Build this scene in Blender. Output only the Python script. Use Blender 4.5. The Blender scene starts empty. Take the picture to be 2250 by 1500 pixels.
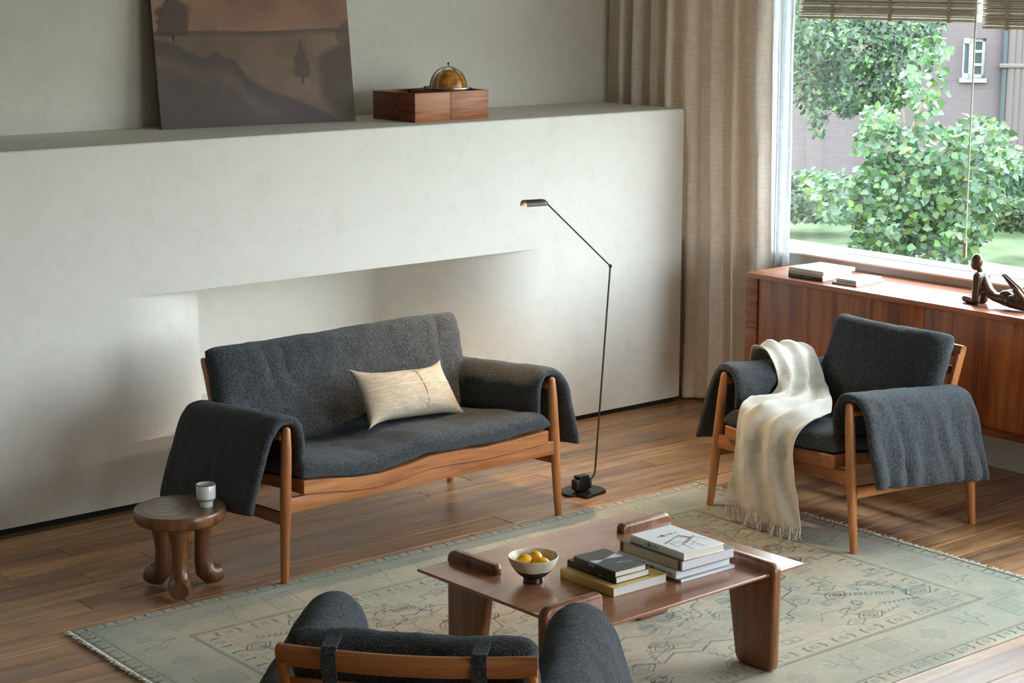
import bpy, bmesh, math, random
import numpy as np
from mathutils import Vector, Matrix
random.seed(7); rng = np.random.RandomState(11)
SC = bpy.context.scene; COL = SC.collection
R = math.radians

# ------------------------------------------------------------------ camera
H = 2.35; FPX = 4062.0; YAW = R(50.8); TH = math.atan(812/4062.0)
cd = bpy.data.cameras.new('camera'); cam = bpy.data.objects.new('camera', cd); COL.objects.link(cam)
cd.sensor_width = 36; cd.lens = FPX/2250*36; cd.clip_end = 300
cam.location = (0, 0, H); cam.rotation_euler = (math.pi/2-TH, 0, YAW-math.pi/2)
SC.camera = cam
# ------------------------------------------------------------------ sky, light, exposure
SKY = 13.8
w = bpy.data.worlds.new('sky'); SC.world = w; w.use_nodes = True
nt = w.node_tree; nt.nodes.clear()
o_ = nt.nodes.new('ShaderNodeOutputWorld'); b_ = nt.nodes.new('ShaderNodeBackground')
tc = nt.nodes.new('ShaderNodeTexCoord'); sp = nt.nodes.new('ShaderNodeSeparateXYZ'); rp = nt.nodes.new('ShaderNodeValToRGB')
rp.color_ramp.elements[0].position = 0.0; rp.color_ramp.elements[0].color = (.30, .33, .30, 1)
rp.color_ramp.elements[1].position = 0.5; rp.color_ramp.elements[1].color = (.82, .92, 1.0, 1)
e = rp.color_ramp.elements.new(0.08); e.color = (.86, .94, 1.0, 1)
nt.links.new(tc.outputs['Generated'], sp.inputs[0]); nt.links.new(sp.outputs['Z'], rp.inputs[0])
nt.links.new(rp.outputs[0], b_.inputs[0]); b_.inputs[1].default_value = SKY
nt.links.new(b_.outputs[0], o_.inputs[0])
SC.view_settings.view_transform = 'Standard'; SC.view_settings.look = 'None'
SC.view_settings.exposure = 0.0; SC.view_settings.gamma = 1; SC.view_settings.use_curve_mapping = False
cy = SC.cycles
cy.use_denoising = True; cy.max_bounces = 9; cy.diffuse_bounces = 6; cy.glossy_bounces = 3
cy.transparent_max_bounces = 12; cy.caustics_reflective = False; cy.caustics_refractive = False
cy.sample_clamp_indirect = 8
def portal(loc, rot, sx, sy):        # lets Cycles aim its sky rays at a window opening; gives off no light itself
    l = bpy.data.lights.new('window_portal', 'AREA'); l.shape = 'RECTANGLE'; l.size = sx; l.size_y = sy
    l.cycles.is_portal = True
    o = bpy.data.objects.new('window_portal', l); COL.objects.link(o); o.location = loc; o.rotation_euler = rot
portal((7.62, 4.33, 1.87), (0, math.pi/2, 0), 1.9, 6.25)
portal((5.75, -2.15, 1.75), (math.pi/2, 0, 0), 2.5, 2.3)

# ------------------------------------------------------------------ node helpers
def new_mat(name):
    m = bpy.data.materials.new(name); m.use_nodes = True; m.node_tree.nodes.clear()
    return m, m.node_tree
def N(nt, t, **k):
    n = nt.nodes.new(t)
    for a, v in k.items():
        if a.startswith('i_'):
            key = a[2:]; key = int(key) if key.isdigit() else key.replace('_', ' ')
            n.inputs[key].default_value = v
        else: setattr(n, a, v)
    return n
def L(nt, a, b): nt.links.new(a, b)
def ramp(nt, stops):
    r = nt.nodes.new('ShaderNodeValToRGB'); el = r.color_ramp.elements
    while len(el) > 1: el.remove(el[-1])
    el[0].position = stops[0][0]; el[0].color = (*stops[0][1], 1)
    for p, c in stops[1:]:
        e = el.new(p); e.color = (*c, 1)
    return r
def s2l(r, g, b):
    f = lambda c: (c/255/12.92) if c <= 10.3 else ((c/255+.055)/1.055)**2.4
    return (f(r), f(g), f(b))
def finish(m, nt, bsdf):
    o = nt.nodes.new('ShaderNodeOutputMaterial'); L(nt, bsdf, o.inputs[0]); return m
def coords(nt, scale=(1, 1, 1), kind='Object', rot=(0, 0, 0)):
    t = nt.nodes.new('ShaderNodeTexCoord'); mp = nt.nodes.new('ShaderNodeMapping')
    mp.inputs['Scale'].default_value = scale; mp.inputs['Rotation'].default_value = rot
    L(nt, t.outputs[kind], mp.inputs[0]); return mp.outputs[0]
def bump(nt, h, strength, dist=.002):
    b = nt.nodes.new('ShaderNodeBump'); b.inputs['Strength'].default_value = strength; b.inputs['Distance'].default_value = dist
    L(nt, h, b.inputs['Height']); return b.outputs[0]
def plain(name, c, rough=.5, metal=0, **k):
    m, nt = new_mat(name)
    p = N(nt, 'ShaderNodeBsdfPrincipled'); v = coords(nt)
    n = N(nt, 'ShaderNodeTexNoise', i_Scale=k.get('ns', 40.0), i_Detail=4.0); L(nt, v, n.inputs[0])
    a = k.get('var', .06)
    r = ramp(nt, [(.3, tuple(x*(1-a) for x in c)), (.7, tuple(min(1, x*(1+a)) for x in c))])
    L(nt, n.outputs[0], r.inputs[0]); L(nt, r.outputs[0], p.inputs['Base Color'])
    p.inputs['Roughness'].default_value = rough; p.inputs['Metallic'].default_value = metal
    if 'coat' in k: p.inputs['Coat Weight'].default_value = k['coat']
    if 'bump' in k: L(nt, bump(nt, n.outputs[0], k['bump']), p.inputs['Normal'])
    if 'trans' in k:
        t = N(nt, 'ShaderNodeBsdfTranslucent'); L(nt, r.outputs[0], t.inputs[0])
        mx = N(nt, 'ShaderNodeMixShader'); mx.inputs[0].default_value = k['trans']
        L(nt, p.outputs[0], mx.inputs[1]); L(nt, t.outputs[0], mx.inputs[2]); return finish(m, nt, mx.outputs[0])
    return finish(m, nt, p.outputs[0])
def wood(name, c1, c2, c3, axis=0, rough=.4, sc=1.0, coat=0.0, fine=1.0, spec=.5):
    """c1 dark streaks, c2 middle, c3 light; grain runs along axis"""
    m, nt = new_mat(name)
    s = [22*sc, 22*sc, 22*sc]; s[axis] = 1.3*sc
    v = coords(nt, tuple(s)); n1 = N(nt, 'ShaderNodeTexNoise', i_Scale=1.0, i_Detail=6.0, i_Roughness=.6, i_Distortion=.9); L(nt, v, n1.inputs[0])
    s2 = [260*fine]*3; s2[axis] = 9
    v2 = coords(nt, tuple(s2)); n2 = N(nt, 'ShaderNodeTexNoise', i_Scale=1.0, i_Detail=3.0); L(nt, v2, n2.inputs[0])
    mx = N(nt, 'ShaderNodeMath', operation='MULTIPLY_ADD'); mx.inputs[1].default_value = .28; L(nt, n2.outputs[0], mx.inputs[0])
    mm = N(nt, 'ShaderNodeMath', operation='MULTIPLY'); mm.inputs[1].default_value = .86; L(nt, n1.outputs[0], mm.inputs[0]); L(nt, mm.outputs[0], mx.inputs[2])
    r = ramp(nt, [(.38, c1), (.52, c2), (.72, c3)]); L(nt, mx.outputs[0], r.inputs[0])
    p = N(nt, 'ShaderNodeBsdfPrincipled'); L(nt, r.outputs[0], p.inputs['Base Color'])
    p.inputs['Roughness'].default_value = rough; p.inputs['Coat Weight'].default_value = coat; p.inputs['Coat Roughness'].default_value = .12
    p.inputs['Specular IOR Level'].default_value = spec
    L(nt, bump(nt, n2.outputs[0], .12, .001), p.inputs['Normal'])
    return finish(m, nt, p.outputs[0])
def plaster(name, c, rough=.75, warm=1.0):
    m, nt = new_mat(name); v = coords(nt, kind='Object')
    n1 = N(nt, 'ShaderNodeTexNoise', i_Scale=2.2, i_Detail=6.0, i_Roughness=.62, i_Distortion=.6); L(nt, v, n1.inputs[0])
    n2 = N(nt, 'ShaderNodeTexNoise', i_Scale=11.0, i_Detail=5.0, i_Distortion=1.2); L(nt, v, n2.inputs[0])
    a = N(nt, 'ShaderNodeMath', operation='ADD'); L(nt, n1.outputs[0], a.inputs[0]); L(nt, n2.outputs[0], a.inputs[1])
    h = N(nt, 'ShaderNodeMath', operation='MULTIPLY'); h.inputs[1].default_value = .5; L(nt, a.outputs[0], h.inputs[0])
    r = ramp(nt, [(.34, (c[0]*.945, c[1]*.935, c[2]*.92)), (.5, c), (.68, (min(1, c[0]*1.03), min(1, c[1]*1.035), min(1, c[2]*1.04)))])
    L(nt, h.outputs[0], r.inputs[0])
    n3 = N(nt, 'ShaderNodeTexNoise', i_Scale=420.0, i_Detail=2.0); L(nt, v, n3.inputs[0])
    p = N(nt, 'ShaderNodeBsdfPrincipled'); L(nt, r.outputs[0], p.inputs['Base Color']); p.inputs['Roughness'].default_value = rough
    p.inputs['Specular IOR Level'].default_value = .3
    L(nt, bump(nt, n3.outputs[0], .05, .001), p.inputs['Normal'])
    return finish(m, nt, p.outputs[0])
def felt(name, cd_, cl, sc=230.0):
    m, nt = new_mat(name); v = coords(nt)
    n1 = N(nt, 'ShaderNodeTexNoise', i_Scale=sc, i_Detail=3.0, i_Roughness=.7); L(nt, v, n1.inputs[0])
    n2 = N(nt, 'ShaderNodeTexNoise', i_Scale=sc*.35, i_Detail=3.0); L(nt, v, n2.inputs[0])
    r = ramp(nt, [(.38, cd_), (.54, cl), (.70, tuple(min(1, x*3.0) for x in cl))]); L(nt, n1.outputs[0], r.inputs[0])
    p = N(nt, 'ShaderNodeBsdfPrincipled'); L(nt, r.outputs[0], p.inputs['Base Color']); p.inputs['Roughness'].default_value = .95
    p.inputs['Sheen Weight'].default_value = .22; p.inputs['Sheen Roughness'].default_value = .5; p.inputs['Sheen Tint'].default_value = (.85, .92, 1, 1)
    p.inputs['Specular IOR Level'].default_value = .1
    a = N(nt, 'ShaderNodeMath', operation='ADD'); L(nt, n1.outputs[0], a.inputs[0]); L(nt, n2.outputs[0], a.inputs[1])
    L(nt, bump(nt, a.outputs[0], 1.0, .006), p.inputs['Normal'])
    return finish(m, nt, p.outputs[0])
def linen(name, c, trans=.0, sc=(1, 1, 1), var=.12, opac=1.0, axis=2):
    """woven cloth: fine crossing threads; trans lets daylight glow through"""
    m, nt = new_mat(name)
    a = [900*sc[0]]*3; a[axis] = 25; b = [30]*3; b[axis] = 700*sc[0]
    va = coords(nt, tuple(a)); vb = coords(nt, tuple(b))
    n1 = N(nt, 'ShaderNodeTexNoise', i_Scale=.45, i_Detail=2.0); L(nt, va, n1.inputs[0])
    n2 = N(nt, 'ShaderNodeTexNoise', i_Scale=.45, i_Detail=2.0); L(nt, vb, n2.inputs[0])
    ad = N(nt, 'ShaderNodeMath', operation='ADD'); L(nt, n1.outputs[0], ad.inputs[0]); L(nt, n2.outputs[0], ad.inputs[1])
    hf = N(nt, 'ShaderNodeMath', operation='MULTIPLY'); hf.inputs[1].default_value = .5; L(nt, ad.outputs[0], hf.inputs[0])
    r = ramp(nt, [(.38, tuple(x*(1-var*1.6) for x in c)), (.62, tuple(min(1, x*(1+var)) for x in c))]); L(nt, hf.outputs[0], r.inputs[0])
    p = N(nt, 'ShaderNodeBsdfPrincipled'); L(nt, r.outputs[0], p.inputs['Base Color']); p.inputs['Roughness'].default_value = .9
    p.inputs['Specular IOR Level'].default_value = .15; L(nt, bump(nt, hf.outputs[0], .3, .001), p.inputs['Normal'])
    out = p.outputs[0]
    if trans > 0:
        t = N(nt, 'ShaderNodeBsdfTranslucent'); L(nt, r.outputs[0], t.inputs[0])
        mx = N(nt, 'ShaderNodeMixShader'); mx.inputs[0].default_value = trans
        L(nt, out, mx.inputs[1]); L(nt, t.outputs[0], mx.inputs[2]); out = mx.outputs[0]
    if opac < 1:
        t = N(nt, 'ShaderNodeBsdfTransparent'); mx = N(nt, 'ShaderNodeMixShader'); mx.inputs[0].default_value = opac
        L(nt, t.outputs[0], mx.inputs[1]); L(nt, out, mx.inputs[2]); out = mx.outputs[0]
    return finish(m, nt, out)
def attr_mat(name, rough, nscale, nstr, bumpd=.002, var=.12, spec=.3):
    m, nt = new_mat(name); at = N(nt, 'ShaderNodeAttribute', attribute_name='Col')
    v = coords(nt); n = N(nt, 'ShaderNodeTexNoise', i_Scale=nscale, i_Detail=3.0, i_Roughness=.7); L(nt, v, n.inputs[0])
    r = ramp(nt, [(.3, (1-var,)*3), (.7, (1+var,)*3)]); L(nt, n.outputs[0], r.inputs[0])
    mx = N(nt, 'ShaderNodeMix', data_type='RGBA', blend_type='MULTIPLY'); mx.inputs[0].default_value = 1
    L(nt, at.outputs['Color'], mx.inputs[6]); L(nt, r.outputs[0], mx.inputs[7])
    p = N(nt, 'ShaderNodeBsdfPrincipled'); L(nt, mx.outputs[2], p.inputs['Base Color']); p.inputs['Roughness'].default_value = rough
    p.inputs['Specular IOR Level'].default_value = spec
    L(nt, bump(nt, n.outputs[0], nstr, bumpd), p.inputs['Normal'])
    return finish(m, nt, p.outputs[0])

# ------------------------------------------------------------------ object helpers
def tag(o, label=None, cat=None, group=None, kind=None):
    if label: o['label'] = label
    if cat: o['category'] = cat
    if group: o['group'] = group
    if kind: o['kind'] = kind
    return o
def empty(name, loc=(0, 0, 0), rz=0, label=None, cat=None, group=None):
    o = bpy.data.objects.new(name, None); COL.objects.link(o); o.location = loc; o.rotation_euler = (0, 0, rz)
    o.empty_display_size = .1
    return tag(o, label, cat, group)
def mk(name, V, F, mat, parent=None, smooth=True, label=None, loc=None, rot=None):
    me = bpy.data.meshes.new(name)
    me.from_pydata([tuple(map(float, v)) for v in V], [], [tuple(f) for f in F]); me.update()
    if smooth: me.polygons.foreach_set('use_smooth', [True]*len(me.polygons))
    o = bpy.data.objects.new(name, me); COL.objects.link(o)
    if mat: me.materials.append(mat)
    if parent: o.parent = parent
    if label: o['label'] = label
    if loc is not None: o.location = loc
    if rot is not None: o.rotation_euler = rot
    return o
class B:
    """collects shapes into one mesh"""
    def __init__(s): s.V = []; s.F = []
    def add(s, V, F):
        k = len(s.V); s.V += [tuple(v) for v in V]; s.F += [tuple(i+k for i in f) for f in F]; return s
    def box(s, x0, x1, y0, y1, z0, z1, bev=.003, M=None, seg=2):
        bm = bmesh.new(); bmesh.ops.create_cube(bm, size=1)
        for v in bm.verts: v.co = ((x0+x1)/2+v.co.x*(x1-x0), (y0+y1)/2+v.co.y*(y1-y0), (z0+z1)/2+v.co.z*(z1-z0))
        if bev: bmesh.ops.bevel(bm, geom=bm.edges[:], offset=bev, segments=seg, profile=.5, affect='EDGES')
        return s._bm(bm, M)
    def _bm(s, bm, M=None):
        if M: bmesh.ops.transform(bm, matrix=M, verts=bm.verts)
        bm.verts.index_update()
        s.add([v.co[:] for v in bm.verts], [[v.index for v in f.verts] for f in bm.faces]); bm.free(); return s
    def prism(s, pts, d0, d1, plane='xy', bev=0, seg=2, M=None):
        bm = bmesh.new()
        mp = {'xy': lambda a, b, d: (a, b, d), 'yz': lambda a, b, d: (d, a, b), 'xz': lambda a, b, d: (a, d, b)}[plane]
        vs = [bm.verts.new(mp(a, b, d0)) for a, b in pts]; f = bm.faces.new(vs)
        r = bmesh.ops.extrude_face_region(bm, geom=[f]); vv = [g for g in r['geom'] if isinstance(g, bmesh.types.BMVert)]
        dv = Vector(mp(0, 0, d1))-Vector(mp(0, 0, d0))
        for v in vv: v.co += dv
        bmesh.ops.recalc_face_normals(bm, faces=bm.faces)
        if bev:
            ed = [e for e in bm.edges if e.calc_face_angle(0) > .6]
            bmesh.ops.bevel(bm, geom=ed, offset=bev, segments=seg, profile=.5, affect='EDGES')
        return s._bm(bm, M)
    def tube(s, pts, rad, n=16, cap=True, flat=1.0, up=None, rnd=False):
        """sweep of circles (or ellipses) along points"""
        P = [Vector(p) for p in pts]; rad = [rad]*len(P) if isinstance(rad, (int, float)) else list(rad)
        if rnd:   # rounded ends
            for end in (0, 1):
                a, b = (P[0], P[1]) if end == 0 else (P[-1], P[-2]); r = rad[0] if end == 0 else rad[-1]
                d = (a-b).normalized(); ex = [(a+d*r*.5, r*.85), (a+d*r*.85, r*.5), (a+d*r, r*.08)]
                if end == 0: P = [e[0] for e in reversed(ex)]+P; rad = [e[1] for e in reversed(ex)]+rad
                else: P = P+[e[0] for e in ex]; rad = rad+[e[1] for e in ex]
        V = []; up0 = Vector(up) if up else None; prev = None
        for i, p in enumerate(P):
            t = ((P[min(i+1, len(P)-1)]-P[max(i-1, 0)])).normalized()
            if prev is None:
                a = up0 or (Vector((0, 0, 1)) if abs(t.z) < .9 else Vector((1, 0, 0)))
            else: a = prev
            a = (a-t*a.dot(t)).normalized(); b = t.cross(a); prev = a
            for k in range(n):
                th = 2*math.pi*k/n; V.append(p+(a*math.cos(th)+b*math.sin(th)*flat)*rad[i])
        F = []
        for i in range(len(P)-1):
            for k in range(n): F.append((i*n+k, i*n+(k+1) % n, (i+1)*n+(k+1) % n, (i+1)*n+k))
        if cap: F.append(tuple(reversed(range(n)))); F.append(tuple((len(P)-1)*n+k for k in range(n)))
        return s.add(V, F)
    def lathe(s, prof, n=48, c=(0, 0, 0), closed=False):
        V = []; m = len(prof)
        for k in range(n):
            a = 2*math.pi*k/n
            for r, z in prof: V.append((c[0]+r*math.cos(a), c[1]+r*math.sin(a), c[2]+z))
        F = []
        for k in range(n):
            k2 = (k+1) % n
            for j in range(m-1 if not closed else m):
                j2 = (j+1) % m; F.append((k*m+j, k2*m+j, k2*m+j2, k*m+j2))
        return s.add(V, F)
    def ball(s, c, r, sc=(1, 1, 1), M=None, u=24, v=16):
        bm = bmesh.new(); bmesh.ops.create_uvsphere(bm, u_segments=u, v_segments=v, radius=r)
        for q in bm.verts: q.co = (q.co.x*sc[0], q.co.y*sc[1], q.co.z*sc[2])
        if M: bmesh.ops.transform(bm, matrix=M, verts=bm.verts)
        for q in bm.verts: q.co += Vector(c)
        return s._bm(bm)
    def obj(s, name, mat, parent=None, label=None, smooth=True, loc=None, rot=None, auto=True):
        o = mk(name, s.V, s.F, mat, parent, smooth, label, loc, rot)
        if smooth and auto:
            bm = bmesh.new(); bm.from_mesh(o.data)
            bmesh.ops.remove_doubles(bm, verts=bm.verts, dist=1e-6)
            bmesh.ops.recalc_face_normals(bm, faces=bm.faces)
            for e in bm.edges:
                if len(e.link_faces) == 2 and e.calc_face_angle(0) > R(38): e.smooth = False
            bm.to_mesh(o.data); bm.free()
        return o
def noise2(U, V, seed, f=4, octv=3):
    """smooth value noise on arrays"""
    out = np.zeros(np.broadcast(U, V).shape); amp = 1.0; tot = 0
    for k in range(octv):
        r = np.random.RandomState(seed+k*17); g = r.rand(64, 64)*2-1
        x = U*f*(2**k)+7.3*k; y = V*f*(2**k)+3.1*k
        xi = np.floor(x).astype(int); yi = np.floor(y).astype(int); fx = x-xi; fy = y-yi
        fx = fx*fx*(3-2*fx); fy = fy*fy*(3-2*fy)
        q = lambda a, b: g[a % 64, b % 64]
        out = out+amp*((q(xi, yi)*(1-fx)+q(xi+1, yi)*fx)*(1-fy)+(q(xi, yi+1)*(1-fx)+q(xi+1, yi+1)*fx)*fy); tot += amp; amp *= .5
    return out/tot
def puff(fn, T, nu=40, nv=40, pu=8, pv=8, flip=False, asym=.5, minT=0.0):
    """padded cloth: surface fn(U,V)->(..,3) thickened by T, thinning round its edges. asym = share of thickness on +normal side"""
    a = (1-np.cos(np.linspace(0, math.pi, nu)))/2*.55+np.linspace(0, 1, nu)*.45
    b = (1-np.cos(np.linspace(0, math.pi, nv)))/2*.55+np.linspace(0, 1, nv)*.45
    U, V = np.meshgrid(a, b, indexing='ij'); Pm = fn(U, V)
    du = np.gradient(Pm, axis=0); dv = np.gradient(Pm, axis=1); n = np.cross(du, dv); n /= (np.linalg.norm(n, axis=2, keepdims=True)+1e-9)
    if flip: n = -n
    cu = np.clip(1-np.abs(2*U-1)**pu, 0, 1)**.5; cv = np.clip(1-np.abs(2*V-1)**pv, 0, 1)**.5
    t = (T(U, V) if callable(T) else T)*(minT+(1-minT)*cu*cv)
    top = Pm+n*t[..., None]*asym; bot = Pm-n*t[..., None]*(1-asym)
    Vv = np.concatenate([top.reshape(-1, 3), bot.reshape(-1, 3)]); K = nu*nv; F = []
    idx = lambda i, j: i*nv+j
    for i in range(nu-1):
        for j in range(nv-1):
            q = (idx(i, j), idx(i+1, j), idx(i+1, j+1), idx(i, j+1)); 
            F.append(q if not flip else q[::-1]); r = tuple(K+x for x in q); F.append(r[::-1] if not flip else r)
    rim = [idx(i, 0) for i in range(nu)]+[idx(nu-1, j) for j in range(1, nv)]+[idx(i, nv-1) for i in range(nu-2, -1, -1)]+[idx(0, j) for j in range(nv-2, 0, -1)]
    for a_, b_ in zip(rim, rim[1:]+rim[:1]): 
        q = (b_, a_, K+a_, K+b_); F.append(q if not flip else q[::-1])
    return Vv, F
def cloth(name, fn, T, mat, parent=None, sub=0, label=None, **k):
    V, F = puff(fn, T, **k); o = mk(name, V, F, mat, parent, label=label)
    bm = bmesh.new(); bm.from_mesh(o.data); bmesh.ops.remove_doubles(bm, verts=bm.verts, dist=2e-5)
    bmesh.ops.recalc_face_normals(bm, faces=bm.faces); bm.to_mesh(o.data); bm.free()
    return o
def polyline(pts, s):
    """Catmull-Rom through pts at parameters s in 0..1 (array) -> (...,dim)"""
    P = np.array(pts, float); n = len(P)-1; x = np.clip(s, 0, 1)*n; i = np.minimum(np.floor(x).astype(int), n-1); f = (x-i)[..., None]
    g = lambda k: P[np.clip(k, 0, n)]
    p0, p1, p2, p3 = g(i-1), g(i), g(i+1), g(i+2)
    return .5*((2*p1)+(-p0+p2)*f+(2*p0-5*p1+4*p2-p3)*f*f+(-p0+3*p1-3*p2+p3)*f**3)
def text(body, size, mat, parent, M, name='lettering', label=None, ext=.0004, align='LEFT', bold=False):
    c = bpy.data.curves.new('t', 'FONT'); c.body = body; c.size = size; c.extrude = ext; c.align_x = align
    c.offset = size*.012 if bold else 0; c.resolution_u = 3
    o = bpy.data.objects.new('t', c); COL.objects.link(o)
    bpy.context.view_layer.update()
    me = bpy.data.meshes.new_from_object(o.evaluated_get(bpy.context.evaluated_depsgraph_get()))
    bpy.data.objects.remove(o); bpy.data.curves.remove(c)
    me.transform(M); me.materials.clear(); me.materials.append(mat)
    t = bpy.data.objects.new(name, me); COL.objects.link(t); t.parent = parent
    if label: t['label'] = label
    return t
def frame(o, ex, ey):
    """matrix taking text x,y,z to the given origin and axes"""
    ex = Vector(ex).normalized(); ey = Vector(ey).normalized(); ez = ex.cross(ey)
    return Matrix(((ex.x, ey.x, ez.x, o[0]), (ex.y, ey.y, ez.y, o[1]), (ex.z, ey.z, ez.z, o[2]), (0, 0, 0, 1)))
# where a sight line of the photograph meets a plane (used for measuring places in the real room)
_F = np.array([math.cos(YAW)*math.cos(TH), math.sin(YAW)*math.cos(TH), -math.sin(TH)])
_R = np.array([math.sin(YAW), -math.cos(YAW), 0]); _U = np.cross(_R, _F)
def at(u, v, ax, c):
    d = _F*FPX+_R*(u-1125)+_U*(750-v); i = 'xyz'.index(ax); o = np.array([0, 0, H]); return o+d*((c-o[i])/d[i])
def far(u, v, dist):
    d = _F*FPX+_R*(u-1125)+_U*(750-v); h = math.hypot(d[0], d[1]); return np.array([0, 0, H])+d*(dist/h)

# ------------------------------------------------------------------ materials
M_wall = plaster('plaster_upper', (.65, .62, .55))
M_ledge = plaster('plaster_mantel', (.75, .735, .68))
M_white = plain('white_paint', (.90, .90, .89), .16, var=.02)
M_black = plain('black_gap', (.012, .011, .010), .8)
M_teak = wood('teak', s2l(142, 86, 48), s2l(171, 108, 63), s2l(197, 136, 84), 0, .38)
M_teak_y = wood('teak_y', s2l(134, 78, 43), s2l(162, 99, 56), s2l(190, 127, 78), 1, .38)
M_teak_z = wood('teak_z', s2l(142, 86, 46), s2l(173, 108, 60), s2l(199, 136, 82), 2, .38)
M_tab = wood('coffee_table_top', s2l(124, 78, 55), s2l(145, 97, 71), s2l(162, 111, 84), 0, .22, .7, coat=.35)
M_tabz = wood('coffee_table_leg', s2l(88, 50, 29), s2l(124, 78, 48), s2l(149, 99, 63), 2, .32, .8, coat=.2)
M_tabx = wood('coffee_table_rail', s2l(92, 57, 36), s2l(128, 84, 57), s2l(153, 105, 74), 0, .3, .8, coat=.2)
M_tabyr = wood('coffee_table_rail_y', s2l(92, 57, 36), s2l(128, 84, 57), s2l(153, 105, 74), 1, .3, .8, coat=.2)
M_rose = wood('rosewood_door', s2l(71, 32, 15), s2l(151, 84, 45), s2l(199, 125, 73), 2, .32, .75, coat=.15)
M_rosey = wood('rosewood_top', s2l(106, 54, 35), s2l(158, 95, 63), s2l(184, 119, 84), 1, .34, .6, coat=.12)
M_stool = wood('stool_wood', s2l(63, 32, 17), s2l(112, 69, 39), s2l(143, 93, 52), 2, .35, .6, coat=.25)
M_gbox = wood('mahogany', s2l(84, 40, 18), s2l(150, 84, 42), s2l(186, 118, 66), 0, .45, 1.4)
M_gboxy_shade = wood('mahogany_y_shaded', s2l(66, 28, 14), s2l(118, 58, 30), s2l(146, 80, 44), 1, .45, 1.4)  # darker mahogany copy: shade of the case's left faces put into the colour
M_felt = felt('grey_wool', (.012, .0135, .0155), (.060, .066, .072), 240.0)
M_pillow = linen('pillow_linen', s2l(178, 166, 148), 0, (.6, 1, 1))
M_throw = linen('cream_throw', s2l(222, 217, 207), 0, (.5, 1, 1), .05)
M_curt = linen('beige_curtain', s2l(240, 229, 217), .10, (.6, 1, 1), .08)
M_sheer = linen('white_sheer', (.74, .76, .77), .42, (.4, 1, 1), .08, opac=.84)
M_metal = plain('black_metal', (.018, .017, .016), .38, .6)
M_bronze = plain('bronze_metal', (.055, .045, .036), .42, .7)
M_steel = plain('steel', (.55, .55, .53), .25, 1.0)
M_cer = plain('white_porcelain', (.80, .82, .80), .25, coat=.5, var=.04)
M_page = plain('paper', (.72, .68, .58), .8, ns=300, var=.12)
M_lemon = plain('lemon_peel', s2l(236, 176, 28), .42, ns=120, var=.08, bump=.25)

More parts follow.
